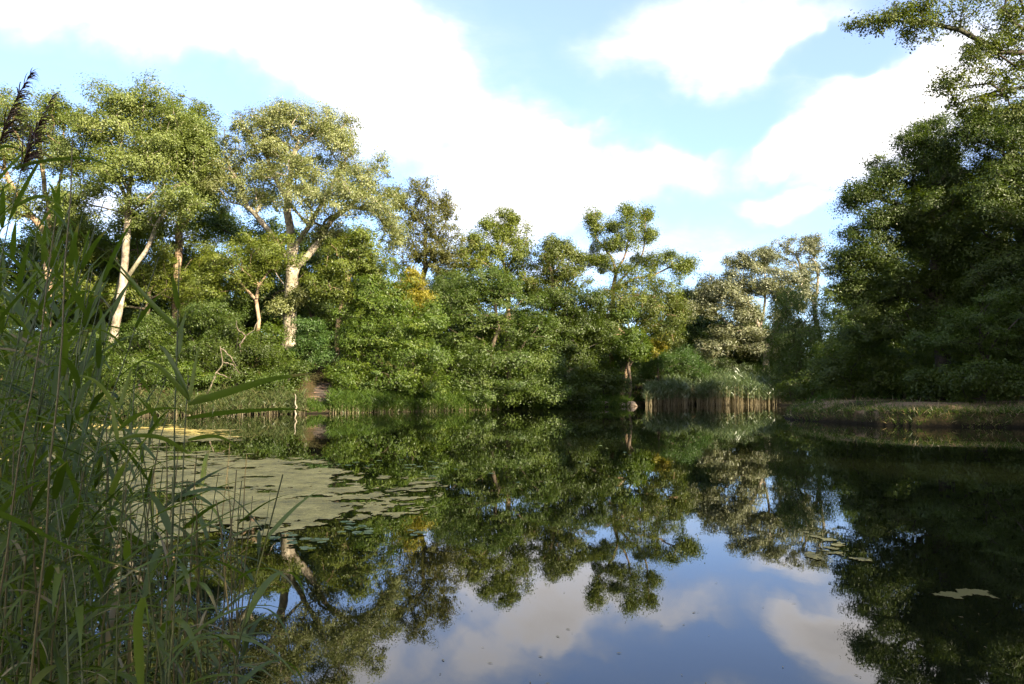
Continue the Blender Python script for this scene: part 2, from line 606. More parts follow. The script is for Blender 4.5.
def skeleton(chains, clumps, rbase, rng, tip=0.010, curve=0.25):
    """chains: list of point lists (first starts at the foot); clumps (n,3)"""
    pos, par, plen = [], [], []

    def add(p, pa):
        pos.append(np.array(p, dtype=float)); par.append(pa)
        plen.append(0 if pa < 0 else plen[pa] + float(np.linalg.norm(pos[-1] - pos[pa])))
        return len(pos) - 1

    for ci, ch in enumerate(chains):
        pts = [np.array(p, dtype=float) for p in ch]
        if ci == 0:
            cur = add(pts[0], -1)
        else:
            arr = np.array(pos)
            cur = int(np.argmin(np.linalg.norm(arr - pts[0], axis=1)))
        for a, b in zip([pos[cur]] + pts[1:-1], pts[1:]):
            L = np.linalg.norm(b - a)
            n = max(1, int(L / 0.7))
            for i in range(1, n + 1):
                t = i / n
                q = a + (b - a) * t
                if i < n:
                    q = q + rng.normal(0, 0.05, 3) * min(1, L)
                cur = add(q, cur)
    arr = np.array(pos)
    d0 = np.min(np.linalg.norm(clumps[:, None, :] - arr[None], axis=2), axis=1)
    order = np.argsort(d0)
    cap = len(pos) + len(clumps) * 8
    A = np.zeros((cap, 3)); A[:len(pos)] = arr
    PL = np.zeros(cap); PL[:len(pos)] = plen
    first_ok = max(1, int(len(arr) * 0.25))
    for ci in order:
        c = clumps[ci]
        n = len(pos)
        dv = c - A[:n]
        dist = np.linalg.norm(dv, axis=1)
        cost = dist * (1 + 0.5 * (dv[:, 2] < -0.25 * dist)) + 0.22 * PL[:n]
        cost[:min(first_ok, n - 1)] += 2.0
        k = int(np.argmin(cost))
        a = A[k]
        L = dist[k]
        m = int(min(6, max(1, L / 0.6)))
        cur = k
        sag = rng.normal(0, 0.10, 3) * L
        sag[2] += 0.08 * L
        for i in range(1, m + 1):
            t = i / m
            q = a + (c - a) * t + sag * math.sin(t * math.pi) * curve * 2
            cur = add(q, cur)
            A[len(pos) - 1] = q
            PL[len(pos) - 1] = plen[-1]
    n = len(pos)
    arr = np.array(pos)
    acc = np.zeros(n)
    kids = [[] for _ in range(n)]
    for i in range(1, n):
        if par[i] >= 0:
            kids[par[i]].append(i)
    for i in range(n - 1, -1, -1):
        if not kids[i]:
            acc[i] += 1.0
        if par[i] >= 0:
            acc[par[i]] += acc[i]
    ex = 1 / 2.0
    r = (acc / acc[0]) ** ex * rbase * .85
    r = np.maximum(r, tip)
    # butt flare
    r = r * (1 + 0.35 * np.exp(-np.array(plen) / 0.5))
    main = [max(k, key=lambda q: acc[q]) if k else -1 for k in kids]
    nd = np.zeros((n, 3))
    for i in range(n):
        v = np.zeros(3)
        if par[i] >= 0:
            w = arr[i] - arr[par[i]]
            v += w / (np.linalg.norm(w) + 1e-9)
        if main[i] >= 0:
            w = arr[main[i]] - arr[i]
            v += w / (np.linalg.norm(w) + 1e-9)
        nd[i] = v if np.linalg.norm(v) > 1e-6 else (0, 0, 1)
    segs = []
    for i in range(1, n):
        p = par[i]
        if p < 0:
            continue
        sd = arr[i] - arr[p]
        if np.linalg.norm(sd) < 1e-5:
            continue
        if main[p] == i:
            segs.append((arr[p], arr[i], r[p], r[i], nd[p], nd[i]))
        else:
            segs.append((arr[p], arr[i], min(r[p], r[i] * 1.25), r[i], sd, nd[i]))
    return segs


def leaves(name, clumps, csize, per, lsize, rng, flat=0.5, droop=0.0, tint0=None, aspect=0.55, tintvar=.09, upness=.35, outw=None):
    n = len(clumps)
    k = int(per * 2.2)
    lsize = lsize * .76
    C = np.repeat(clumps, k, axis=0)
    cs = np.repeat(csize, k)
    g = rng.normal(0, 1, (n * k, 3))
    g = g / (1 + 0.25 * np.linalg.norm(g, axis=1, keepdims=True))
    ax = norm(rng.normal(0, 1, (n, 3)) * 0.5 + np.array([0, 0, 1.0]))
    axr = np.repeat(ax, k, axis=0)
    comp = np.sum(g * axr, axis=1, keepdims=True)
    g = g - axr * comp * (1 - flat)
    pos = C + g * cs[:, None]
    pos[:, 2] -= droop * cs * np.abs(rng.normal(0, 1, n * k)) * 0.8
    N = rng.normal(0, .34, (n * k, 3)) + np.array([0, 0, upness]) + axr * 0.25 + norm(g) * .55
    if outw is not None:
        N = N + np.repeat(outw, k, axis=0) * .75
    N = norm(N)
    rnd = rng.normal(0, 1, (n * k, 3)) + np.array([0, 0, -droop * 2.0])
    T = norm(rnd - N * np.sum(rnd * N, axis=1, keepdims=True))
    B = np.cross(N, T)
    L = lsize * (.45 + .95 * rng.uniform(0, 1, (n * k, 1)) ** 1.3)
    W = L * aspect * 0.5 * rng.uniform(0.8, 1.2, (n * k, 1))
    v0 = pos
    v1 = pos + T * L * 0.42 + B * W + N * L * 0.06
    v2 = pos + T * L - N * L * 0.10
    v3 = pos + T * L * 0.42 - B * W + N * L * 0.06
    V = np.stack([v0, v1, v2, v3], 1).reshape(-1, 3)
    Fq = np.arange(n * k * 4).reshape(-1, 4)
    ct = rng.normal(0.45, 0.17, n) if tint0 is None else tint0
    t = np.repeat(ct, k) + rng.normal(0, tintvar, n * k)
    t = np.clip(np.repeat(t, 4), 0, 1)
    return mesh_np(name, V, [Fq], tint=t)


def lobe_points(lobes, dens, rng, csz, stray_part=.13, stray_far=1.45):
    """lobes: list of (centre vec, rx, ry, rz); dens clumps per m^2 of shell-ish"""
    out, sz, tn, ow = [], [], [], []
    full = []
    for (c, rx, ry, rz) in lobes:
        full.append((c, rx * .80, ry * .80, rz * .80, .62))
        for q in range(7):
            dv = norm(rng.normal(0, 1, 3) + np.array([0, -.25, .25]))
            k = rng.uniform(.28, .46)
            rr = rng.uniform(.75, 1.05)
            cc = tuple(np.array(c) + dv * rr * np.array([rx, ry, rz]))
            full.append((cc, rx * k, ry * k, rz * k * .8, .62))
    for (c, rx, ry, rz, wgt) in full:
        vol = (rx * ry * rz)
        n = int(max(4, wgt * dens * (rx * ry * rz) ** (2 / 3) * 3.2 * CLUMPS))
        d = norm(rng.normal(0, 1, (n, 3)))
        rad = rng.uniform(0, 1, n) ** 0.42
        rad = rad * (1 + 0.14 * np.sin(d[:, 0] * 7 + d[:, 2] * 5 + vol) + 0.1 * rng.normal(0, 1, n))
        p = np.array(c)[None] + d * rad[:, None] * np.array([rx, ry, rz])[None]
        out.append(p)
        stray = rng.random(n) < stray_part
        p = np.where(stray[:, None], np.array(c)[None] + d * rng.uniform(1.0, stray_far, (n, 1)) * np.array([rx, ry, rz])[None], p)
        out[-1] = p
        ow.append(norm(d + rng.normal(0, .25, (n, 3))))
        sz.append(csz * rng.uniform(0.65, 1.3, n) * np.where(stray, .5, 1))
        t0 = rng.normal(0.45, 0.07)
        tn.append(rng.normal(t0, 0.13, n))
    return np.concatenate(out), np.concatenate(sz), np.concatenate(tn), np.concatenate(ow)


TREES = {}
CLUMPS = 4.5     # leaf clumps per crown



def tree(key, name, label, base, Y, lobes, leaf, bark, rbase=0.22, dens=1.6, csz=0.5, per=55, lsize=0.17, limbs=(), top=None,
         flat=0.45, droop=0.1, depth=1.0, seed=1, group='trees around the pond', cat='tree', aspect=0.55, stray=.13, far=1.45):
    """base pixel px (foot on the ground at distance Y); lobes in photo pixels (px, py, rx, ry[, dY])"""
    rng = np.random.default_rng(seed)
    bx = (base - CX) / F * Y
    b = Vector((bx, Y, gz(bx, Y) - 0.15))
    root = empty(name, b)
    lb = []
    for l in lobes:
        px, py, rx, ry = l[:4]
        dY = l[4] if len(l) > 4 else 0.0
        c = P(px, py, Y + dY) - b
        sx, sz = rx / F * Y, ry / F * Y
        sy = (l[5] if len(l) > 5 else (sx * 0.6 + sz * 0.4)) * depth
        lb.append((tuple(c), sx, sy, sz))
    cl, cs, tn, ow = lobe_points(lb, dens, rng, csz, stray, far)
    ok = cl[:, 2] > 0.25
    cl, cs, tn, ow = cl[ok], cs[ok], tn[ok], ow[ok]
    chains = []
    if limbs:
        for ch in limbs:
            pts = []
            for q in ch:
                w = P(q[0], q[1], Y + (q[2] if len(q) > 2 else 0)) - b
                pts.append(tuple(w))
            chains.append(pts)
        if chains[0][0][2] > 0.3:
            chains[0] = [(chains[0][0][0] * 0.9, 0, -0.1)] + chains[0]
        else:
            chains[0][0] = (chains[0][0][0], chains[0][0][1], min(chains[0][0][2], -0.1))
    else:
        cen = cl.mean(axis=0)
        hi = cl[:, 2].max()
        zt = hi * 0.72
        pts = [(0, 0, -0.1)]
        for t in (0.25, 0.5, 0.75, 1.0):
            pts.append((cen[0] * t ** 1.5 * 0.8 + rng.normal(0, 0.12), cen[1] * t * 0.8 + rng.normal(0, 0.12), zt * t))
        chains = [pts]
    segs = skeleton(chains, cl, rbase, rng)
    link('trunk', tube_mesh('trunk', segs), BARK[bark], root)
    link('crown', leaves('crown', cl, cs, per, lsize, rng, flat=flat, droop=droop, tint0=tn, aspect=aspect, outw=ow), LEAF[leaf], root)
    tag(root, label, cat, group)
    TREES[key] = root
    return root


def dup(key, x, y, rz, s, label, group, name=None, sz=None):
    c = copy_tree(TREES[key])
    c.location = (x, y, gz(x, y) - 0.15)
    c.rotation_euler = (0, 0, rz)
    c.scale = (s, s, sz or s)
    tag(c, label, None, group)
    if name:
        c.name = name
    return c


# ================================================================== LEFT BANK TREES
GB = 'tall trees on the left bank'
tree('poplarA', 'poplar_tree', 'tall yellow green poplar with pale forked trunk, behind the foreground reeds', 113, 47,
     [(128, 112, 42, 28), (95, 140, 34, 30), (168, 118, 32, 30), (145, 160, 48, 34), (95, 185, 24, 20), (185, 165, 30, 32), (155, 205, 34, 20), (112, 168, 26, 20, -2), (180, 200, 22, 14, -2), (75, 205, 20, 16), (130, 225, 20, 12, 3), (58, 160, 18, 22), (208, 150, 14, 26)],
     'poplar', 'pale', 0.29, dens=2.3, csz=.55, per=62, lsize=.17, seed=3, group=GB,
     limbs=[[(113, 340), (120, 300), (125, 262), (128, 215), (131, 180), (130, 150)], [(121, 292), (138, 262), (152, 238), (168, 205)], [(128, 214), (145, 200, -1), (156, 190, -1)], [(129, 205), (118, 180), (112, 160)]])
tree('poplarB', 'poplar_tree', 'poplar with bare straight tan trunk between the pale forked poplar and the largest tree', 176, 52,
     [(205, 150, 28, 34), (195, 185, 24, 26), (212, 195, 22, 24), (190, 118, 22, 20), (168, 150, 22, 30)],
     'lime', 'tan', 0.30, dens=1.9, csz=.55, per=58, lsize=.18, seed=5, group=GB,
     limbs=[[(176, 308), (177, 280), (179, 245), (181, 215), (190, 180)], [(179, 240), (168, 215), (160, 195)], [(180, 225), (200, 205)]])
tree('farleft', 'poplar_tree', 'yellow green poplar at the far left, seen behind the two reed plumes', 48, 50,
     [(18, 115, 40, 26), (50, 135, 28, 28), (5, 150, 36, 28), (62, 112, 18, 16), (30, 200, 40, 20), (-25, 170, 36, 40), (75, 235, 25, 18)],
     'poplar', 'tan', 0.32, dens=1.8, csz=.6, per=55, lsize=.18, seed=7, group=GB,
     limbs=[[(45, 340), (47, 290), (50, 215), (44, 180), (40, 150)], [(50, 215), (60, 180), (64, 150)], [(47, 240), (20, 200), (5, 170)]])
tree('big', 'poplar_tree', 'largest tree, broad pale olive crown over a thick pale knotted trunk', 289, 48,
     [(300, 120, 40, 20), (272, 128, 26, 24), (252, 150, 30, 30), (338, 140, 28, 26), (305, 165, 42, 32), (362, 178, 26, 30), (384, 205, 18, 24), (238, 190, 26, 24), (225, 160, 20, 24),
      (345, 205, 34, 24, -2), (300, 200, 28, 18, -2), (262, 195, 24, 20, 3), (325, 232, 20, 12), (392, 232, 12, 14), (302, 297, 9, 5, -.6), (283, 308, 6, 5, -.6)],
     'aspen', 'pale', 0.50, dens=2.2, csz=.5, per=66, lsize=.15, seed=11, group=GB,
     limbs=[[(289, 352), (290, 325), (291, 296), (291, 267), (290, 226), (288, 200), (292, 165), (300, 135)],
            [(290, 262), (270, 232), (247, 206), (238, 180), (227, 159)], [(291, 262), (297, 244), (309, 226), (317, 212), (335, 180)],
            [(291, 285), (297, 267), (317, 244), (332, 220), (362, 195)], [(290, 290), (277, 275), (271, 262)], [(291, 284), (299, 279), (306, 271)],
            [(288, 204), (270, 170), (262, 145)]])
tree('limeA', 'alder_tree', 'small crooked tree with light green crown, left of the thick pale trunk', 256, 45.5,
     [(222, 262, 30, 20), (262, 250, 28, 18), (245, 275, 32, 14), (280, 262, 20, 14), (205, 280, 16, 14)],
     'lime', 'tan', 0.13, dens=2.2, csz=.42, per=60, lsize=.15, seed=13, group=GB,
     limbs=[[(257, 340), (259, 320), (256, 300), (259, 285), (250, 270)], [(256, 300), (245, 288), (235, 275)], [(259, 290), (270, 270)]])
tree('slim', 'maple_tree', 'slim tan trunked tree leaning right, just beside the thick pale trunk', 336, 46.5,
     [(345, 262, 26, 22), (362, 240, 24, 18), (330, 285, 24, 16), (372, 268, 22, 20), (350, 298, 18, 10)],
     'lime', 'tan', 0.17, dens=2.1, csz=.45, per=58, lsize=.16, seed=17, group=GB,
     limbs=[[(336, 368), (337, 340), (340, 310), (346, 288), (355, 265)]])
tree('darkL1', 'ash_tree', 'plain green tree filling the gap behind the pale forked poplar', 85, 58,
     [(80, 235, 36, 28), (110, 255, 34, 26), (60, 270, 30, 24), (148, 240, 28, 26), (40, 240, 30, 24), (100, 290, 40, 22), (150, 285, 30, 24), (10, 270, 40, 30)], 'green', 'dark', .25, dens=1.3, csz=.7, per=50, lsize=.24, seed=19, group=GB)
tree('darkL2', 'ash_tree', 'plain green tree behind the light green small tree and the largest trunk', 225, 58,
     [(205, 225, 26, 20), (240, 232, 30, 22), (265, 275, 34, 28), (195, 270, 26, 26), (200, 305, 30, 24), (315, 255, 26, 26), (320, 300, 30, 34), (345, 245, 20, 22), (290, 320, 30, 20), (270, 240, 22, 18), (175, 250, 18, 18)], 'green', 'dark', .28, dens=1.3, csz=.7, per=50, lsize=.24, seed=23, group=GB)
tree('fillL', 'ash_tree', 'mid green understory tree between the two nearest pale trunks at left', 150, 51.5,
     [(95, 245, 26, 20), (150, 262, 28, 20), (205, 250, 20, 18), (120, 292, 30, 18), (185, 288, 28, 18), (75, 275, 24, 20), (150, 235, 16, 12), (70, 215, 18, 12)],
     'lime', 'brown', .2, dens=2.3, csz=.5, per=58, lsize=.16, seed=25, group=GB, stray=.2)
tree('fillR', 'ash_tree', 'mid green understory tree filling the fork behind the thickest trunk', 320, 52.5,
     [(318, 252, 20, 14), (265, 262, 18, 16), (312, 285, 18, 18), (345, 275, 20, 18), (265, 300, 18, 18), (235, 310, 20, 14)],
     'green', 'brown', .2, dens=2.3, csz=.5, per=58, lsize=.16, seed=26, group=GB, stray=.2)
tree('mapleA', 'maple_tree', 'bright yellow green maple with layered boughs reaching down to the waterline', 395, 46.5,
     [(388, 288, 30, 18), (378, 312, 34, 16, -1), (402, 328, 38, 16, -1.5), (372, 345, 34, 14, -1), (410, 355, 34, 14, -2), (385, 375, 40, 13, -2), (418, 385, 24, 12, -2), (362, 382, 18, 14), (425, 318, 14, 16), (352, 320, 14, 14)],
     'maple', 'brown', 0.20, dens=2.6, csz=.48, per=62, lsize=.16, flat=.3, seed=29, group='maples and bushes at the foot of the left bank')
tree('yellowA', 'maple_tree', 'small golden yellow maple above the bright layered maple', 412, 48.5,
     [(410, 290, 14, 10), (424, 302, 10, 9), (402, 300, 10, 7), (415, 278, 7, 6)], 'yellow', 'brown', 0.10, dens=2.4, csz=.38, per=50, lsize=.16, seed=31, group=GB)
tree('brownA', 'willow_tree', 'tall thin brownish olive tree right of the broad pale olive crown', 422, 56,
     [(424, 195, 16, 18), (412, 225, 20, 22), (436, 225, 16, 24), (448, 205, 8, 12), (425, 258, 26, 20), (452, 250, 20, 24), (402, 255, 16, 18), (400, 200, 8, 14)],
     'olive', 'brown', 0.24, stray=.35, far=1.8, dens=2.0, csz=.5, per=44, lsize=.17, droop=.5, seed=37, group=GB)
tree('midA', 'ash_tree', 'thin tree with three green tufted tops, left of the mistletoe tree', 508, 57,
     [(507, 216, 10, 9), (518, 240, 12, 18), (502, 232, 8, 8), (492, 262, 24, 16), (522, 266, 14, 14), (474, 240, 12, 9), (468, 262, 16, 16), (510, 285, 30, 12), (488, 225, 6, 6)],
     'lime', 'tan', 0.24, dens=3.4, csz=.46, per=48, lsize=.17, flat=.8, stray=.36, far=1.9, seed=41, group=GB,
     limbs=[[(508, 350), (508, 300), (506, 270), (500, 250), (505, 222)], [(506, 275), (518, 255), (520, 235)], [(507, 285), (485, 258), (474, 242)]])
tree('midB', 'ash_tree', 'thin olive green tree between the tufted tree and the mistletoe tree', 552, 55.5,
     [(546, 246, 12, 9), (562, 250, 10, 9), (552, 268, 22, 14), (570, 282, 16, 14), (540, 286, 16, 14), (575, 262, 8, 9)],
     'willow', 'tan', 0.20, dens=3.0, csz=.46, per=48, lsize=.17, flat=.8, stray=.36, far=1.9, seed=43, group=GB,
     limbs=[[(552, 350), (553, 305), (552, 275), (546, 250)], [(552, 280), (562, 262), (565, 250)]])
mt = tree('mistle', 'ash_tree', 'open spreading tree with mistletoe balls against the sky, right arm reaching sideways', 612, 57,
          [(592, 216, 7, 6), (596, 230, 5, 6), (625, 211, 6, 5), (630, 228, 13, 9), (624, 242, 18, 8), (645, 214, 5, 8), (648, 234, 8, 5), (610, 243, 9, 6), (614, 226, 5, 5), (663, 259, 13, 6),
           (676, 268, 10, 5), (688, 264, 8, 4), (650, 263, 9, 6), (640, 283, 18, 12), (665, 290, 16, 10), (618, 268, 14, 8), (600, 262, 8, 6), (625, 298, 22, 14), (590, 262, 7, 6), (645, 305, 20, 10)],
          'lime', 'tan', 0.22, dens=3.6, csz=.46, per=44, lsize=.15, flat=.9, stray=.42, far=2.1, seed=47, group=GB,
          limbs=[[(611, 345), (612, 310), (613, 290), (616, 272), (612, 258), (604, 248), (596, 238), (592, 218)], [(616, 272), (624, 258), (628, 240), (626, 214)],
                 [(613, 288), (635, 278), (652, 276), (668, 268), (688, 264)], [(614, 282), (628, 272), (640, 262), (645, 235), (645, 216)], [(616, 270), (606, 268), (596, 266)],
                 [(613, 292), (640, 296), (665, 294)]])


def mistletoe(parent, px, py, r, Y, seed):
    rng = np.random.default_rng(seed)
    b = parent.location
    c = np.array(P(px, py, Y) - b)
    n = 60
    cl = c[None] + norm(rng.normal(0, 1, (n, 3))) * (r * rng.uniform(.2, 1, (n, 1)) ** .5)
    me = leaves('mistletoe', cl, np.full(n, r * .22), 22, .13, rng, flat=1, aspect=.4)
    link('mistletoe', me, LEAF['dark'], parent)


for q in ((596, 247, .55), (602, 267, .48), (637, 259, .5), (613, 228, .3)):
    mistletoe(mt, q[0], q[1], q[2], 56.4, int(q[0]))

GM = 'broad green trees leaning over the water on the far bank'
tree('hornA', 'hornbeam_tree', 'broad mid green tree drooping to the water, right of the bright layered maple', 490, 50.5,
     [(500, 300, 38, 18), (475, 322, 34, 16), (520, 330, 36, 18), (462, 350, 24, 16), (500, 358, 40, 16, -2), (535, 362, 24, 16, -1), (470, 382, 30, 13, -2), (515, 388, 34, 12, -2), (545, 388, 24, 12, -2), (458, 300, 18, 16), (485, 280, 22, 12), (490, 398, 30, 8, -2.6), (530, 399, 26, 7, -2.2)],
     'green', 'brown', 0.26, dens=2.3, csz=.52, per=62, lsize=.17, flat=.32, seed=53, group=GM)
tree('hornB', 'hornbeam_tree', 'dark rounded green tree with its lowest boughs shading the water', 566, 53.5,
     [(562, 305, 26, 20), (580, 325, 26, 20), (552, 335, 24, 20), (570, 355, 32, 20), (558, 380, 30, 16, -1.5), (590, 375, 24, 18), (575, 395, 24, 8, -1.5), (598, 340, 18, 20), (588, 302, 16, 14)],
     'oak', 'dark', 0.26, dens=2.3, csz=.55, per=60, lsize=.18, flat=.35, seed=59, group=GM)
tree('oliveM', 'willow_tree', 'olive coloured tree hanging below the mistletoe tree', 622, 56.3,
     [(612, 302, 18, 16), (650, 308, 24, 14), (672, 305, 14, 12), (605, 325, 16, 18), (668, 328, 18, 16), (645, 322, 14, 12)], 'willow', 'tan', .22, dens=2.0, csz=.5, per=55, lsize=.17, droop=.5, seed=61, group=GM)
tree('brightM', 'maple_tree', 'bright yellowish green round tree below the mistletoe tree', 628, 55.8,
     [(628, 318, 14, 12), (632, 335, 17, 13), (622, 350, 16, 10), (640, 350, 12, 9)], 'maple', 'brown', .16, dens=2.4, csz=.45, per=56, lsize=.17, seed=67, group=GM)
tree('yellowB', 'maple_tree', 'small yellow leaved maple above the far reed bed', 660, 59,
     [(655, 344, 9, 6), (666, 338, 8, 6), (648, 352, 8, 4)], 'yellow', 'brown', .09, dens=2.2, csz=.38, per=40, lsize=.17, seed=71, group=GM)
tree('bushM', 'willow_bush', 'feathery green willow bush right behind the far reed bed', 655, 60,
     [(650, 368, 30, 14), (678, 362, 18, 14), (628, 372, 18, 14), (695, 372, 14, 9)], 'teal', 'brown', .10, dens=2.4, csz=.5, per=60, lsize=.18, droop=-.4, aspect=.25, seed=73, group=GM, cat='bush')
GR = 'trees beyond the far reed bed'
tree('darkR', 'dark_tree', 'dark green tree in the gap between mistletoe tree and silvery olive tree', 705, 72,
     [(700, 305, 22, 18), (690, 330, 20, 22), (715, 335, 24, 26), (720, 365, 30, 14), (682, 300, 10, 9)], 'dark', 'dark', .3, dens=1.6, csz=.7, per=60, lsize=.22, seed=79, group=GR)
tree('silver', 'olive_willow_tree', 'silvery olive willow with dense sunlit crown above the far reed bed', 762, 66,
     [(738, 262, 14, 9), (728, 285, 22, 16), (750, 280, 22, 16), (775, 285, 24, 18), (716, 308, 14, 14), (742, 310, 22, 16), (785, 308, 18, 16), (765, 260, 14, 10), (800, 290, 14, 16), (735, 335, 22, 14), (705, 292, 8, 8), (760, 345, 26, 14), (715, 350, 18, 14), (790, 335, 20, 18), (690, 312, 8, 10)],
     'silver', 'pale', 0.34, dens=2.3, csz=.52, per=58, lsize=.19, seed=83, group=GR,
     limbs=[[(768, 392), (766, 345), (760, 328), (752, 310), (742, 290)], [(766, 350), (778, 325), (776, 305), (782, 285)], [(762, 330), (765, 300), (765, 270)]])
tree('paleTop', 'thin_poplar_tree', 'pale thin poplar rising behind the silvery olive willow', 800, 74,
     [(798, 248, 20, 12), (775, 250, 14, 10), (815, 260, 12, 18), (800, 270, 22, 12), (755, 268, 12, 8), (812, 240, 8, 7)],
     'silver', 'pale', 0.24, stray=.4, far=1.8, dens=1.6, csz=.5, per=30, lsize=.2, seed=89, group=GR,
     limbs=[[(822, 392), (820, 340), (815, 310), (803, 280), (798, 255)], [(815, 310), (818, 280), (815, 262)]])
tree('weep', 'hanging_bush', 'tall narrow dark green bush with hanging shoots, left edge of the right bank trees', 795, 50,
     [(792, 300, 18, 14), (785, 325, 18, 22), (800, 345, 26, 24), (785, 370, 24, 22), (812, 378, 24, 24), (820, 320, 16, 22)],
     'green', 'brown', .16, dens=2.4, csz=.5, per=60, lsize=.15, droop=.9, aspect=.35, seed=97, group=GR)

# ================================================================== RIGHT BANK TREES
GO = 'big dark trees on the right bank'
tree('oakA', 'oak_tree', 'big dark oak on the right bank whose tip juts left over the water', 945, 35,
     [(862, 196, 26, 12), (888, 178, 26, 20), (915, 150, 26, 22), (900, 215, 40, 26), (872, 245, 30, 24), (950, 180, 40, 32), (850, 290, 26, 22), (895, 280, 40, 28), (945, 245, 44, 34), (880, 325, 44, 26), (940, 310, 40, 30), (842, 262, 14, 12), (930, 128, 16, 12)],
     'oak', 'dark', 0.38, dens=4.4, csz=.42, per=72, lsize=.125, seed=101, group=GO,
     limbs=[[(945, 405), (943, 360), (940, 300), (935, 240), (930, 190)], [(940, 310), (900, 270), (870, 240)], [(936, 250), (900, 205), (862, 195)]])
tree('oakB', 'oak_tree', 'massive dark oak at the right edge, filling the corner behind the right bank', 1030, 33,
     [(985, 122, 24, 14), (1018, 118, 24, 16), (975, 135, 30, 22), (1010, 150, 36, 32), (1040, 120, 30, 30), (990, 200, 40, 36), (1040, 210, 50, 50), (1000, 270, 40, 36), (1050, 290, 50, 50), (970, 330, 36, 22), (1020, 350, 50, 26), (1090, 180, 50, 60)],
     'oak', 'dark', 0.40, dens=4.0, csz=.42, per=72, lsize=.125, seed=103, group=GO)
tree('beech', 'beech_tree', 'young beech with flat mid green sprays low in front of the dark oaks', 985, 31,
     [(960, 322, 30, 8), (990, 332, 34, 8), (1010, 318, 24, 8), (940, 338, 22, 7), (975, 350, 26, 8), (1005, 300, 20, 7)],
     'green', 'dark', 0.12, dens=2.2, csz=.42, per=60, lsize=.11, flat=.15, seed=107, group=GO)
tree('over', 'overhanging_tree', 'high overhanging tree whose leafy boughs enter the top right corner', 1230, 21,
     [(872, 24, 18, 9), (900, 14, 24, 10), (925, 30, 20, 8), (940, 8, 30, 10), (985, 20, 34, 18), (1020, 10, 34, 24), (975, 60, 26, 12), (1005, 85, 30, 14), (950, 88, 14, 14), (968, 105, 20, 8), (1040, 60, 30, 30), (1015, 112, 22, 8), (985, 42, 24, 12),
      (1090, 40, 50, 50), (1160, 20, 60, 60), (1230, -40, 80, 70), (1300, 60, 70, 60), (1180, 120, 60, 40), (1120, -70, 60, 50), (1010, -60, 50, 30), (1250, 150, 80, 50)],
     'willow', 'dark', 0.28, dens=5.6, csz=.24, per=26, lsize=.10, stray=.3, far=1.7, flat=.7, seed=109, group=GO, depth=1.0,
     limbs=[[(1230, 390), (1225, 300), (1215, 200), (1180, 130), (1120, 90), (1060, 55), (1000, 52), (960, 30), (925, 22), (880, 20)], [(1120, 90), (1060, 62), (1015, 66), (985, 45)],
            [(1120, 90), (1060, 80), (1000, 90), (955, 105)], [(1215, 200), (1220, 100), (1200, 0), (1140, -60)], [(1060, 55), (1010, 20), (975, -10)], [(1215, 200), (1290, 120), (1300, 60)]])
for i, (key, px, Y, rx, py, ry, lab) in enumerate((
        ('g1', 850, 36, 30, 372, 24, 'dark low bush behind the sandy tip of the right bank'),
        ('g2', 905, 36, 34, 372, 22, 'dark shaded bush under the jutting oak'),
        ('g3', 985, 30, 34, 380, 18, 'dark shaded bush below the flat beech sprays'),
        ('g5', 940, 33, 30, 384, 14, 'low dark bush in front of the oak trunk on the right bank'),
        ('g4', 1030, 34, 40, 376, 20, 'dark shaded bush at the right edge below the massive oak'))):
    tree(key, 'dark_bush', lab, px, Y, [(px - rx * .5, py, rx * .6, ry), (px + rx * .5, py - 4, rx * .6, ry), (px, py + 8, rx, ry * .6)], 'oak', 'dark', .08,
         dens=2.0, csz=.42, per=60, lsize=.13, seed=120 + i, group='shaded bushes on the right bank', cat='bush')

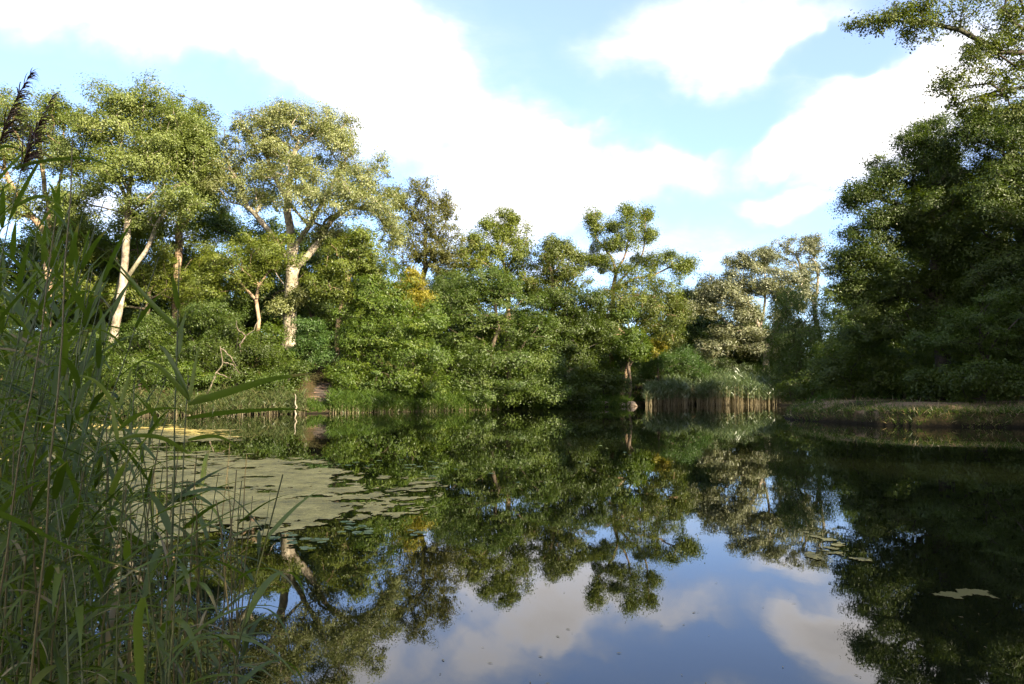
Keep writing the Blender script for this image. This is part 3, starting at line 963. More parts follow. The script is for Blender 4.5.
# ================================================================== BUSHES
GBU = 'undergrowth bushes along the far bank'
BUSH = [
    ('b18', 140, 42.0, 'green', 'low leafy bush above the bank fringe below the pale forked poplar', [(118, 376, 26, 10), (146, 372, 26, 12), (170, 378, 20, 10)]),
    ('b19', 190, 42.2, 'maple', 'low light green bush behind the left bank fringe', [(182, 374, 20, 10), (205, 378, 18, 9)]),
    ('b20', 262, 42.6, 'green', 'low green bush between the dead branches and the steps', [(250, 382, 18, 9), (274, 384, 16, 9)]),
    # key, px, Y, leaf, label, lobes
    ('b1', 140, 43.5, 'green', 'dark green bush at the foot of the pale forked poplar', [(120, 345, 30, 18), (150, 335, 26, 16), (140, 368, 40, 18)]),
    ('b2', 195, 44.5, 'green', 'wide green bush below the bare straight tan trunk', [(180, 325, 28, 16), (210, 318, 28, 18), (195, 348, 40, 20), (170, 350, 20, 18)]),
    ('b3', 238, 43.0, 'oak', 'shaded bush behind the bleached dead branches', [(225, 345, 26, 20), (255, 350, 22, 18), (240, 372, 36, 16)]),
    ('b4', 272, 45.0, 'maple', 'yellowish bush just left of the thick pale trunk base', [(262, 335, 20, 10), (278, 352, 20, 14), (270, 372, 24, 14)]),
    ('b5', 306, 45.0, 'teal', 'fresh bluish green bush just right of the thick pale trunk', [(308, 328, 14, 9), (318, 340, 16, 10), (306, 350, 12, 8), (322, 356, 10, 7)]),
    ('b6', 345, 44.8, 'maple', 'bright bush right of the reddish steps', [(345, 372, 16, 12), (358, 360, 14, 12), (348, 390, 16, 8)]),
    ('b7', 292, 43.5, 'green', 'small green bush left of the reddish steps', [(285, 372, 14, 14), (298, 366, 8, 12), (288, 388, 14, 8)]),
    ('b8', 90, 41.5, 'green', 'green bush half hidden behind the foreground reeds', [(70, 350, 30, 22), (100, 365, 28, 20), (60, 380, 30, 16)]),
    ('b9', 20, 41.5, 'oak', 'dark bush on the left bank behind the densest reeds', [(10, 345, 36, 26), (40, 370, 30, 20), (-20, 370, 30, 24)]),
    ('b10', 430, 47.5, 'maple', 'small bright bush at the waterline below the golden maple', [(432, 372, 14, 14), (438, 392, 16, 8)]),
    ('b11', 600, 55.0, 'oak', 'dark bush behind the sandy landing with the stones', [(600, 378, 20, 14), (618, 384, 12, 10)]),
    ('b12', 625, 58.0, 'green', 'mid green bush left of the feathery willow bush', [(612, 362, 18, 14), (632, 380, 12, 12)]),
    ('b13', 735, 64.0, 'dark', 'dark bush under the silvery olive willow', [(730, 368, 24, 9), (755, 372, 24, 8)]),
    ('b14', 812, 47.0, 'oak', 'low dark bush leaning over the inlet beside the far reed bed', [(800, 390, 22, 12), (822, 380, 18, 14)]),
    ('b15', 345, 52.0, 'green', 'mid green bush behind the slim leaning trunk', [(325, 305, 16, 14), (352, 315, 16, 16), (340, 335, 20, 16)]),
    ('b16', 450, 53.0, 'green', 'green bush between golden maple and brownish olive tree', [(448, 285, 18, 14), (440, 305, 16, 14), (470, 290, 14, 12)]),
    ('b17', 540, 57.0, 'green', 'green bush filling in below the thin olive green tree', [(535, 300, 20, 12), (560, 298, 18, 10), (540, 318, 20, 12)]),
]
for i, (key, px, Y, lf, lab, lb) in enumerate(BUSH):
    tree(key, 'green_bush', lab, px, Y, lb, lf, 'dark', .09, dens=2.6, csz=.42, per=58, lsize=.135, flat=.4, seed=200 + i, group=GBU, cat='bush')

# background wood and trees out of view that shade the pond: linked copies
rng = np.random.default_rng(77)
LAB = 'dark woodland tree glimpsed between the front trees of the far bank'
for i, (x, y, key, s, sz) in enumerate([(-40, 56, 'hornB', .9, .9), (-33, 62, 'hornA', .9, .9), (-26, 64, 'hornB', .85, .85), (-19, 66, 'hornA', .8, .8), (-12, 64, 'hornB', .95, .95), (-6, 66, 'hornA', 1.0, 1.0),
                                        (0, 66, 'hornB', 1.0, .8), (6, 68, 'hornA', 1.0, .78), (12, 90, 'hornB', 1, .8), (20, 92, 'hornA', .9, .8), (28, 90, 'hornB', 1.0, .9), (33, 72, 'hornA', 1.1, 1.1),
                                        (30, 60, 'hornB', 1.1, 1.1), (37, 56, 'oakA', .6, .6), (30, 50, 'hornA', .9, .9), (27, 44, 'hornB', 1, 1), (-44, 44, 'hornB', 1, 1), (-38, 34, 'hornA', 1, 1)]):
    dup(key, x, y, rng.uniform(0, 6.28), s, LAB, 'woodland trees deep behind the far bank', 'woodland_tree', sz)
LAB = 'dark undergrowth bush deep in the wood behind the front trees'
for i in range(46):
    t = i / 45
    x = -46 + 92 * t
    y = 53 + 10 * math.sin(t * math.pi) + rng.uniform(-2, 3) + (8 if i % 2 else 0) - 14 * max(0, t - .78) / .22
    if x > 14:
        y = max(y, 70) if x < 26 else y
    dup(('g2', 'b11', 'b2', 'b1')[i % 4], x, y, rng.uniform(0, 6.28), rng.uniform(1.3, 1.8), LAB, 'woodland bushes deep behind the far bank', 'woodland_bush')
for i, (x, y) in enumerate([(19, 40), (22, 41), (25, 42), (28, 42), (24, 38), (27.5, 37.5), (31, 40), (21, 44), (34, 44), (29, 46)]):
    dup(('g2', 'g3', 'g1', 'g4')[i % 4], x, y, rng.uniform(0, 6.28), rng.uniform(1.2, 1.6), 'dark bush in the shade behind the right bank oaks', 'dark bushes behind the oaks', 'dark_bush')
LAB = 'tall broadleaf tree on the near bank, outside the picture'
for i, (x, y, key, s) in enumerate([(25, 15, 'oakA', 1.0), (32, 20, 'oakB', 1.1), (26.5, 27.5, 'oakA', .9), (21, 6, 'oakA', 1.2), (16, 0, 'oakB', 1.0), (27, 2, 'oakB', 1.3), (12, -6, 'oakA', 1.1), (7.5, -4.5, 'oakB', .9), (4.5, -7.5, 'oakB', 1.0), (9.5, -11, 'oakA', 1.2), (15, -4.5, 'oakB', 1.45), (20, -3, 'oakA', 1.45), (1.5, -6.5, 'oakA', .9), (21, -9, 'oakB', 1.1),
                                    (34, 12, 'oakA', 1.2), (5, -12, 'oakA', .9), (13, -17, 'oakB', 1.1)]):
    dup(key, x, y, rng.uniform(0, 6.28), s, LAB, 'shade trees on the near bank', 'oak_tree')


dup('oakA', 22.0, 39.0, 1.2, 1.0, 'dark oak standing close behind the jutting oak', GO, 'oak_tree')
dup('oakB', 28.5, 39.5, 2.6, 1.0, 'dark oak behind the massive oak at the right edge', GO, 'oak_tree')


# ================================================================== BLADES (reeds, grass)
def blade_mat(name, dark, mid, light, trans=.3, gloss=.08):
    return leaf_mat(name, dark, mid, light, trans, gloss, rough=.35)


MAT_REED_LEAF = leaf_mat('reed_leaf', (.055, .078, .010), (.118, .160, .022), (.19, .225, .040), .42, .03, rough=.35, tip=(.30, .22, .10))
MAT_REED_STEM = blade_mat('reed_stem', (.06, .09, .025), (.11, .13, .045), (.20, .19, .08), .0, .06)
MAT_DRY = blade_mat('dry_reed', (.13, .10, .042), (.25, .20, .09), (.38, .31, .16), .1, .04)
MAT_PLUME = blade_mat('reed_plume', (.045, .022, .028), (.10, .055, .05), (.20, .13, .10), .25, .03)
MAT_BANK = blade_mat('bank_reed_leaf', (.032, .05, .014), (.062, .085, .026), (.15, .14, .06), .3, .01)
MAT_GRASS = blade_mat('bank_grass_blades', (.034, .066, .010), (.066, .115, .018), (.12, .155, .03), .38, .015)
MAT_TAN = blade_mat('tan_reed_stems', (.085, .07, .036), (.18, .15, .085), (.32, .27, .16), .1, .03)
MAT_FARREED = blade_mat('far_reed_leaf', (.048, .078, .028), (.088, .125, .048), (.135, .16, .07), .3, .05)


def strips(base, dirs, side, length, width, bend, nseg, tint, rng, cross=False):
    """curved ribbons: base (n,3), dirs (n,3) initial direction, side (n,3), bend strength downwards"""
    n = len(base)
    pts = [base]
    d = dirs.copy()
    p = base.copy()
    step = (length / nseg)[:, None]
    ds = [d.copy()]
    for i in range(nseg):
        d = norm(d + np.array([0, 0, -1.0]) * (bend[:, None] / nseg) * (0.5 + i / nseg))
        p = p + d * step
        pts.append(p)
        ds.append(d.copy())
    Vl = []
    for i, p in enumerate(pts):
        t = i / nseg
        w = width * np.minimum(1, 0.45 + t * 3.0) * (1 - t ** 2.6) if True else width
        w = np.maximum(w, 0.0004)[:, None]
        up = np.cross(side, ds[i])
        Vl.append(p - side * w * .5)
        Vl.append(p + up * w * -.16)
        Vl.append(p + side * w * .5)
    V = np.stack(Vl, 1)              # (n, 3*(nseg+1), 3)
    m = 3 * (nseg + 1)
    off = (np.arange(n) * m)[:, None]
    fs = []
    for i in range(nseg):
        a = i * 3
        fs.append(np.stack([off[:, 0] + a, off[:, 0] + a + 1, off[:, 0] + a + 4, off[:, 0] + a + 3], 1))
        fs.append(np.stack([off[:, 0] + a + 1, off[:, 0] + a + 2, off[:, 0] + a + 5, off[:, 0] + a + 4], 1))
    tt = np.repeat(np.clip(tint, 0, .82)[:, None], m, 1)
    browned = rng.random(n) < .35
    tt[browned, -9:] = .92
    tt[rng.random(n) < .02] = 1.0
    return V.reshape(-1, 3), np.concatenate(fs), tt.ravel()


def flat_blades(name, base, dirs, length, width, bend, nseg, tint, rng):
    """cheap grass / far reed blades, one quad strip each"""
    n = len(base)
    side = norm(np.cross(dirs, norm(rng.normal(0, 1, (n, 3)) + 1e-3)))
    d = dirs.copy(); p = base.copy()
    Vl = []
    for i in range(nseg + 1):
        t = i / nseg
        w = (width * (1 - t ** 2) + 0.002)[:, None]
        Vl += [p - side * w * .5, p + side * w * .5]
        d = norm(d + np.array([0, 0, -1.0]) * (bend[:, None] / nseg) * (0.4 + t))
        p = p + d * (length / nseg)[:, None]
    V = np.stack(Vl, 1)
    m = 2 * (nseg + 1)
    off = np.arange(n) * m
    fs = [np.stack([off + 2 * i, off + 2 * i + 1, off + 2 * i + 3, off + 2 * i + 2], 1) for i in range(nseg)]
    return V.reshape(-1, 3), np.concatenate(fs), np.repeat(tint, m)


def join_parts(name, parts, mats):
    """parts: list of (V, F, tint, mat_index)"""
    Vs, Fs, Ts, Ms, b = [], [], [], [], 0
    for (V, Fa, t, mi) in parts:
        Vs.append(V); Fs.append(Fa + b); Ts.append(t); Ms.append(np.full(len(Fa), mi)); b += len(V)
    return mesh_np(name, np.concatenate(Vs), [np.concatenate(Fs)], tint=np.clip(np.concatenate(Ts), 0, 1), mat_idx=np.concatenate(Ms), smooth=True)


def stem_tube(path, r0, r1, sides=6):
    n = len(path)
    path = np.array(path)
    Vs = []
    for i in range(n):
        a = path[min(i + 1, n - 1)] - path[max(i - 1, 0)]
        a = a / np.linalg.norm(a)
        u = np.cross(a, [0.9, .2, .1]); u /= np.linalg.norm(u)
        v = np.cross(a, u)
        r = r0 + (r1 - r0) * i / (n - 1)
        for s in range(sides):
            th = s / sides * 2 * math.pi
            Vs.append(path[i] + r * (math.cos(th) * u + math.sin(th) * v))
    fs = []
    for i in range(n - 1):
        for s in range(sides):
            s2 = (s + 1) % sides
            fs.append((i * sides + s, i * sides + s2, (i + 1) * sides + s2, (i + 1) * sides + s))
    return np.array(Vs), np.array(fs)


def make_reed(H, seed, upr=(.7, 1.5), plume=False, dry=False, lean=(0.1, 0.0), nleaf=None, leaf_from=0.25, lw=0.026, ll=(.28, .5), az=0.0, azspread=.5, tip=True, wbend=(.8, 2.4)):
    """one common reed as an Empty with stem, foliage and sometimes plume"""
    rng = np.random.default_rng(seed)
    root = empty('common_reed')
    ts = np.linspace(0, 1, 14)
    wig = rng.normal(0, .012, (14, 2)).cumsum(axis=0) * .4
    path = np.array([(lean[0] * H * t * t + wig[i, 0], lean[1] * H * t * t + wig[i, 1], H * t) for i, t in enumerate(ts)])
    V, Fa = stem_tube(path, .0048, .0018)
    me = mesh_np('stem', V, [Fa], tint=np.clip(rng.uniform(.2, .7) + np.repeat(ts, 6) * .1, 0, 1), smooth=True)
    link('stem', me, MAT_DRY if dry else MAT_REED_STEM, root)

    def at(t):
        f = t * 13
        i = min(int(f), 12)
        return path[i] + (path[i + 1] - path[i]) * (f - i)
    n = nleaf if nleaf is not None else int(H * 6)
    if n:
        base, dirs, side, L, W, B, T = [], [], [], [], [], [], []
        for i in range(n):
            t = leaf_from + (0.97 - leaf_from) * (i + rng.uniform(-.2, .2)) / n
            a = az + (0 if i % 2 else math.pi) * (1 if rng.random() < .75 else 0) + rng.normal(0, azspread)
            up = rng.uniform(*upr) + (t > .8) * .9 * (upr[0] > .5)
            d = np.array([math.cos(a), math.sin(a), up]); d /= np.linalg.norm(d)
            base.append(at(max(0.02, min(t, 1)))); dirs.append(d)
            sd = np.cross(d, [0, 0, 1.0]); sd /= np.linalg.norm(sd)
            sd = sd + rng.normal(0, .25, 3); sd -= d * np.dot(sd, d); sd /= np.linalg.norm(sd)
            side.append(sd)
            L.append(rng.uniform(*ll) * (1.0 if t < .8 else .75)); W.append(lw * rng.uniform(.7, 1.15)); B.append(rng.uniform(*wbend) * (1 if t < .85 else .5)); T.append(rng.normal(.45, .2))
        V, Fa, tt = strips(np.array(base), np.array(dirs), np.array(side), np.array(L), np.array(W), np.array(B), 9, np.array(T), rng)
        me = mesh_np('foliage', V, [Fa], tint=np.clip(tt, 0, 1), smooth=True)
        link('foliage', me, MAT_DRY if dry else MAT_REED_LEAF, root)
    if plume:
        m = 130
        s = rng.uniform(0, 1, m)
        L0 = .30
        topd = path[-1] - path[-2]; topd /= np.linalg.norm(topd)
        sdir = np.array([math.cos(az), math.sin(az), 0])
        axisp = path[-1] + topd * (s[:, None] * L0) + sdir * (s[:, None] ** 2) * .05
        d = norm(topd[None] * 1.0 + sdir * .55 + rng.normal(0, .34, (m, 3)))
        sd = norm(np.cross(d, rng.normal(0, 1, (m, 3))))
        V, Fa, tt = strips(axisp, d, sd, .13 * (1.15 - s) * rng.uniform(.6, 1.2, m) + .02, np.full(m, .0045), rng.uniform(1.6, 3.4, m), 5, rng.normal(.4, .25, m), rng)
        pv, pf = stem_tube(np.array([path[-1] + topd * (q * L0) + sdir * q * q * .05 for q in np.linspace(0, 1, 5)]), .0018, .0005, 4)
        me = mesh_np('plume', np.concatenate([V, pv]), [np.concatenate([Fa, pf + len(V)])], tint=np.clip(np.concatenate([tt, np.full(len(pv), .3)]), 0, 1), smooth=True)
        link('plume', me, MAT_PLUME, root)
    root['H'] = H
    return root


GF = 'common reeds in the left foreground'
USED = set()


def set_reed(proto, px, topy, Y, label, rz=0.0, group=GF, dz=None):
    H = proto['H']
    if proto.name in USED:
        o = copy_tree(proto)
    else:
        o = proto
        USED.add(proto.name)
    x = (px - CX) / F * Y
    zt = P(px, topy, Y).z
    zb = gz(x, Y) - 0.03
    s = max(.35, (zt - zb) / H)
    o.location = (x, Y, zb)
    o.rotation_euler = (0, 0, rz)
    sxy = max(.75, min(1.1, s))
    o.scale = (sxy, sxy, s)
    tag(o, label, 'reed', group)
    return o


TALL = [make_reed(2.5, 300 + i, lean=(.05 + .05 * (i % 4), .02 * (i % 3)), az=.3 * i, nleaf=17, lw=.028) for i in range(8)]
SHORT = [make_reed(1.5, 330 + i, lean=(.03 + .06 * (i % 4), 0), az=.5 * i, nleaf=10, lw=.025, upr=(.35, 1.3), leaf_from=.15) for i in range(8)]
THIN = [make_reed(1.3, 350 + i, lean=(.05 * (i - 2), .03), nleaf=0 if i % 2 else 2, dry=True, ll=(.12, .25), lw=.012, leaf_from=.5) for i in range(5)]

# hero reeds, one label each
h1 = make_reed(2.55, 400, plume=True, lean=(.10, 0), az=.1, nleaf=12, lw=.024, leaf_from=.45)
set_reed(h1, -52, 172, 2.5, 'tall reed with upright brown purple plume leaning right at top left', 0)
h2 = make_reed(2.6, 401, plume=True, lean=(.10, 0), az=.2, nleaf=12, lw=.024, leaf_from=.45)
set_reed(h2, -84, 148, 2.6, 'tall reed with feathery plume touching the left picture edge')
h3 = make_reed(2.0, 402, upr=(.15, .9), lean=(.01, 0), nleaf=4, lw=.026, ll=(.25, .4), az=.1, azspread=.35, leaf_from=.3, wbend=(.3, 1.2))
set_reed(h3, 184, 375, 2.3, 'reed with a fan of wide leaves in front of the algae mat')
h4 = make_reed(2.0, 403, lean=(.01, 0), nleaf=4, lw=.026, ll=(.2, .32), az=.4, azspread=.4, leaf_from=.6)
set_reed(h4, 118, 385, 2.4, 'reed with glinting blue green leaves left of the leaf fan reed')
h5 = make_reed(2.1, 404, lean=(.0, 0), nleaf=3, lw=.020, ll=(.12, .2), az=1.4, azspread=.2, leaf_from=.85, wbend=(.05, .2))
set_reed(h5, 176, 258, 2.6, 'slender reed rising with a closed spear tip past the bare tan trunk')
h6 = make_reed(2.6, 405, lean=(.02, 0), nleaf=0, dry=True)
set_reed(h6, 40, 135, 2.2, 'bleached dry reed cane standing bare among the leafy left reeds')
h7 = make_reed(2.4, 406, lean=(.07, 0), nleaf=0, dry=True)
set_reed(h7, -6, 215, 2.3, 'leaning tan reed cane near the left picture edge')


def hero_leaf(root, pts, width, tint, tilt=0.3, brown=False):
    """one broad leaf through given points, made in the reed's own space"""
    W = [P(q[0], q[1], q[2]) for q in pts]
    inv = Matrix.LocRotScale(root.location, root.rotation_euler, root.scale).inverted()
    W = [inv @ w for w in W]
    n = 16
    C = []
    for i in range(n + 1):
        t = i / n * (len(W) - 1)
        a = min(int(t), len(W) - 2)
        u = t - a
        p0, p1, p2, p3 = W[max(a - 1, 0)], W[a], W[a + 1], W[min(a + 2, len(W) - 1)]
        C.append(.5 * ((2 * p1) + (p2 - p0) * u + (2 * p0 - 5 * p1 + 4 * p2 - p3) * u * u + (3 * p1 - p0 - 3 * p2 + p3) * u ** 3))
    V = []
    for i, c in enumerate(C):
        d = (C[min(i + 1, n)] - C[max(i - 1, 0)]).normalized()
        sd = d.cross(Vector((0.25, 1, tilt))).normalized()
        sd = (sd * math.cos(.5 * i / n) + d.cross(sd) * math.sin(.5 * i / n)).normalized()
        up = sd.cross(d)
        t = i / n
        w = .72 * width * min(1, .4 + t * 3) * max(0.02, 1 - t ** 2.4)
        V += [c - sd * w * .5, c - up * w * .14, c + sd * w * .5]
    Fq = []
    for i in range(n):
        a = i * 3
        Fq += [(a, a + 1, a + 4, a + 3), (a + 1, a + 2, a + 5, a + 4)]
    tt = np.full(len(V), tint)
    if brown:
        tt[-12:] = .95
    link('leaf', mesh_np('leaf', [tuple(v) for v in V], [np.array(Fq)], tint=tt, smooth=True), MAT_REED_LEAF, root)


hero_leaf(h3, [(188, 404, 2.3), (228, 392, 2.22), (272, 379, 2.15), (316, 373, 2.1)], .034, .5, .2, True)
hero_leaf(h3, [(187, 418, 2.3), (232, 412, 2.25), (285, 409, 2.2), (312, 412, 2.18)], .030, .42, .9)
hero_leaf(h3, [(189, 400, 2.3), (176, 384, 2.3), (158, 366, 2.3), (140, 361, 2.3)], .028, .55, .5)
hero_leaf(h3, [(190, 402, 2.3), (180, 378, 2.32), (166, 352, 2.34), (158, 345, 2.34)], .026, .3, .1)
hero_leaf(h3, [(190, 398, 2.3), (194, 372, 2.3), (200, 342, 2.3)], .020, .75, 0)
hero_leaf(h3, [(190, 404, 2.3), (204, 396, 2.28), (213, 402, 2.26), (212, 416, 2.25)], .020, .8, .4, True)
hero_leaf(h3, [(188, 440, 2.3), (215, 436, 2.28), (236, 446, 2.26), (246, 462, 2.25)], .022, .6, .5)
hero_leaf(h3, [(186, 452, 2.3), (162, 438, 2.3), (132, 436, 2.3), (108, 446, 2.3)], .024, .5, .6)
hero_leaf(h4, [(118, 412, 2.4), (107, 394, 2.4), (95, 381, 2.4), (80, 375, 2.4)], .026, .8, .6)
hero_leaf(h4, [(119, 408, 2.4), (127, 384, 2.4), (133, 364, 2.4)], .022, .78, .2)
hero_leaf(h4, [(118, 440, 2.4), (114, 420, 2.4), (112, 404, 2.4)], .026, .8, .3)
hero_leaf(h4, [(118, 430, 2.4), (140, 414, 2.35), (172, 408, 2.3), (200, 418, 2.3)], .022, .5, .7)
hero_leaf(h1, [(12, 168, 2.5), (50, 160, 2.45), (95, 160, 2.4), (140, 184, 2.35)], .018, .3, .6)
hero_leaf(h1, [(6, 212, 2.5), (40, 196, 2.45), (66, 214, 2.4), (74, 246, 2.38)], .018, .5, .5)
hero_leaf(h2, [(-20, 132, 2.6), (4, 124, 2.6), (26, 134, 2.6)], .018, .2, .3)
hero_leaf(h2, [(-20, 160, 2.6), (6, 146, 2.6), (30, 156, 2.6)], .018, .3, .3)
hero_leaf(h5, [(178, 330, 2.6), (160, 312, 2.6), (140, 290, 2.6), (112, 256, 2.6)], .026, .4, .3)
h8 = make_reed(1.2, 407, lean=(.02, 0), nleaf=3, lw=.03, ll=(.3, .4), az=.4)
set_reed(h8, -40, 470, 1.7, 'near reed sending one long broad leaf across the bottom left corner')
hero_leaf(h8, [(-36, 500, 1.7), (20, 522, 1.65), (80, 552, 1.6), (150, 574, 1.58)], .040, .3, .8, True)
h9 = make_reed(.8, 408, lean=(.02, 0), nleaf=3, lw=.02, ll=(.2, .3), az=.4)
set_reed(h9, 142, 640, 1.9, 'short reed with an upright folded broad blade near the bottom edge')
hero_leaf(h9, [(142, 700, 1.9), (139, 655, 1.9), (138, 622, 1.88), (145, 600, 1.86), (150, 640, 1.85)], .034, .6, .1)
rnd = random.Random(5)
for i in range(64):
    px = rnd.uniform(-90, 96)
    Y = rnd.uniform(2.4, 5.2)
    lim = 165 + max(0, px - 0) * 1.7
    topy = lim + abs(rnd.gauss(0, 70)) + (30 if px > 60 else 0)
    set_reed(TALL[i % 8], px, topy, Y, 'leafy green reed, tall clump, ' + ('front row ' if Y < 3.3 else 'middle row ' if Y < 4.2 else 'back row ') + ('at left picture edge' if px < 0 else 'near the dry canes' if px < 50 else 'right side'), rnd.uniform(-.8, .8) + (math.pi if rnd.random() < .12 else 0))
for i in range(38):
    px = rnd.uniform(70, 245)
    Y = rnd.uniform(2.4, 4.6)
    topy = 405 + abs(rnd.gauss(0, 60)) + max(0, px - 150) * 1.0
    set_reed(SHORT[i % 8], px, topy, Y, ('nearer ' if Y < 3.4 else 'farther ') + 'short green reed ' + ('under the glinting leaved reed' if px < 130 else 'around the leaf fan reed' if px < 190 else 'at the right end before the algae mat'), rnd.uniform(-1.2, 1.2) + (math.pi if rnd.random() < .4 else 0))
for i in range(36):
    px = rnd.uniform(-10, 262)
    Y = rnd.uniform(2.6, 5.0)
    topy = 420 + abs(rnd.gauss(0, 80))
    set_reed(THIN[i % 5], px, topy, Y, ('dry tan reed stalk with dead leaves ' if (i % 5) % 2 == 0 else 'thin bare tan reed stalk ') + ('in the tall left clump' if px < 80 else 'among the short green reeds' if px < 180 else 'at the right end of the reeds'), rnd.uniform(0, 6.28))


def reed_mass(name, label, pts, H, nleaf, wleaf, lleaf, mats, rng, stemw=.008, stem_top=.75, cat='reeds', leaf_from=.5, lean=.08, tipbend=1.5, stem_mi=0, leaf_mi=1):
    n = len(pts)
    H = np.asarray(H)
    parts = []
    d = norm(np.stack([rng.normal(0, lean, n), rng.normal(0, lean, n), np.ones(n)], 1))
    parts.append((*flat_blades('s', pts, d, H * stem_top, np.full(n, stemw), np.full(n, .05), 3, rng.normal(.5, .22, n), rng), stem_mi))
    for k in range(nleaf):
        t = leaf_from + (1 - leaf_from) * (k + rng.uniform(0, 1, n)) / nleaf
        b = pts + d * (H * t * .92)[:, None]
        a = rng.uniform(0, 6.28, n)
        up = rng.uniform(.9, 2.2, n)
        dd = norm(np.stack([np.cos(a), np.sin(a), up], 1))
        parts.append((*flat_blades('l', b, dd, lleaf * rng.uniform(.6, 1.2, n), np.full(n, wleaf), rng.uniform(.4, tipbend, n), 3, rng.normal(.45, .2, n), rng), leaf_mi))
    me = join_parts(name, parts, mats)
    o = link(name, me, mats)
    tag(o, label, cat, kind='stuff')
    return o


def scatter(region, n, rng, Yf):
    """points at pixel columns px0..px1; Yf(px) gives near distance, depth in metres"""
    px = rng.uniform(region[0], region[1], n)
    y = Yf(px) + rng.uniform(region[2], region[3], n)
    x = (px - CX) / F * y
    z = ground_z(x, y)
    return np.stack([x, y, z - .02], 1), px


rng = np.random.default_rng(9)
# thicket behind the individual foreground reeds
n = 210
y = rng.uniform(4.6, 8.5, n)
px = rng.uniform(-160, 88, n)
x = (px - CX) / F * y
pts = np.stack([x, y, ground_z(x, y)], 1)
topz = np.array([P(a, 205 + max(0, a + 10) * 1.5 + abs(rng.normal(0, 65)), b).z for a, b in zip(px, y)])
reed_mass('reed_thicket', 'dense mass of green reeds behind the front reeds at the left', pts, np.clip(topz - pts[:, 2], .6, 3.4), 15, .022, .42, [MAT_REED_STEM, MAT_REED_LEAF], rng, leaf_from=.15, tipbend=2.6, stem_top=.95)
# low sedge tangle at the bottom left corner
n = 460
y = rng.uniform(1.75, 4.2, n)
px = rng.uniform(-60, 250, n) - (4.2 - y) * 0
x = (px - CX) / F * y
pts = np.stack([x, y, ground_z(x, y)], 1)
dd = norm(np.stack([rng.normal(.1, .5, n), rng.normal(0, .5, n), np.full(n, .9)], 1))
keep = (px < 235)
H = np.clip(rng.normal(.60, .2, n), .2, 1.0) * np.clip(1.15 - np.maximum(px, 0) / 330, .3, 1.1)
V, Fa, tt = flat_blades('sedge', pts, dd, H, np.full(n, .017), rng.uniform(.5, 2.6, n), 7, rng.normal(.4, .2, n), rng)
dry = rng.random(n) < .28
mi = np.tile(dry.astype(int), 7)
me = mesh_np('sedge', V, [Fa], tint=np.clip(tt, 0, 1), mat_idx=mi, smooth=True)
tag(link('sedge', me, [MAT_REED_LEAF, MAT_DRY]), 'tangle of dark arching sedge and dead blades in the bottom left corner', 'sedge', kind='stuff')


def Yshore(px):
    """distance of the far waterline at a pixel column"""
    xs = np.array([0, 60, 210, 256, 320, 380, 440, 490, 530, 560, 600, 640, 665, 700, 780, 800])
    ys = np.array([36.5, 38.8, 39.6, 40.5, 41.6, 43.5, 45.8, 48.2, 50.2, 51.2, 52.8, 55, 57.4, 58.4, 59.2, 59.2])
    return np.interp(px, xs, ys)


# far reed bed
pts, px = scatter((645, 786, -1.2, 2.4), 3400, rng, Yshore)
pts[:, 2] = np.maximum(pts[:, 2], -.1)
prof = np.interp(px, [645, 655, 700, 712, 745, 752, 786], [1.8, 2.1, 2.05, 2.35, 2.3, 2.0, 1.5])
gap = ((px > 686) & (px < 697) & (rng.random(len(px)) < .75))
pts, prof = pts[~gap], prof[~gap]
reed_mass('reed_bed', 'far reed bed with tan stems and grey green tops at the water edge', pts, prof * rng.uniform(.72, 1.08, len(pts)) * (.94 + .09 * np.sin(pts[:, 0] * 2.7) * np.cos(pts[:, 0] * 1.1)), 7, .035, .45, [MAT_TAN, MAT_FARREED], rng, stemw=.02, leaf_from=.36, lean=.065)
# left bank reeds and grass fringe
pts, px = scatter((-40, 306, -.75, 1.3), 3200, rng, Yshore)
pts[:, 2] = np.maximum(pts[:, 2], -.1)
reed_mass('bank_reeds', 'low reeds and grass fringing the left bank up to the steps', pts, rng.uniform(.35, 1.0, len(pts)) * (.6 + .6 * np.sin(pts[:, 0] * 2.1) ** 2) * rng.uniform(.7, 1.25, len(pts)), 5, .03, .4, [MAT_TAN, MAT_BANK], rng, stemw=.018, leaf_from=.25, lean=.1)
pts, px = scatter((330, 500, -.65, 1.1), 3200, rng, Yshore)
reed_mass('waterline_grass', 'tan based grass along the waterline below the bright maple', pts, rng.uniform(.4, 1.0, len(pts)), 5, .03, .4, [MAT_TAN, MAT_GRASS], rng, stemw=.022, leaf_from=.2, lean=.1)

pts, px = scatter((496, 604, -.5, 1.3), 1900, rng, Yshore)
reed_mass('waterline_grass', 'dark grass and herbs along the shaded waterline under the drooping trees', pts, rng.uniform(.25, .6, len(pts)), 5, .035, .35, [MAT_GRASS, MAT_GRASS], rng, stemw=.022, leaf_from=.1, lean=.2)


def grass_patch(name, label, pts, h, rng, w=.02, mats=(MAT_GRASS,), dryf=0.0, lean=.35):
    n = len(pts)
    d = norm(np.stack([rng.normal(0, lean, n), rng.normal(0, lean, n), np.ones(n)], 1))
    V, Fa, tt = flat_blades('g', pts, d, h * rng.uniform(.5, 1.2, n), np.full(n, w), rng.uniform(.3, 2.0, n), 4, rng.normal(.45, .2, n), rng)
    mi = np.tile((rng.random(n) < dryf).astype(int), 4) if len(mats) > 1 else None
    me = mesh_np(name, V, [Fa], tint=np.clip(tt, 0, 1), mat_idx=mi, smooth=True)
    tag(link(name, me, list(mats)), label, 'grass', kind='stuff')


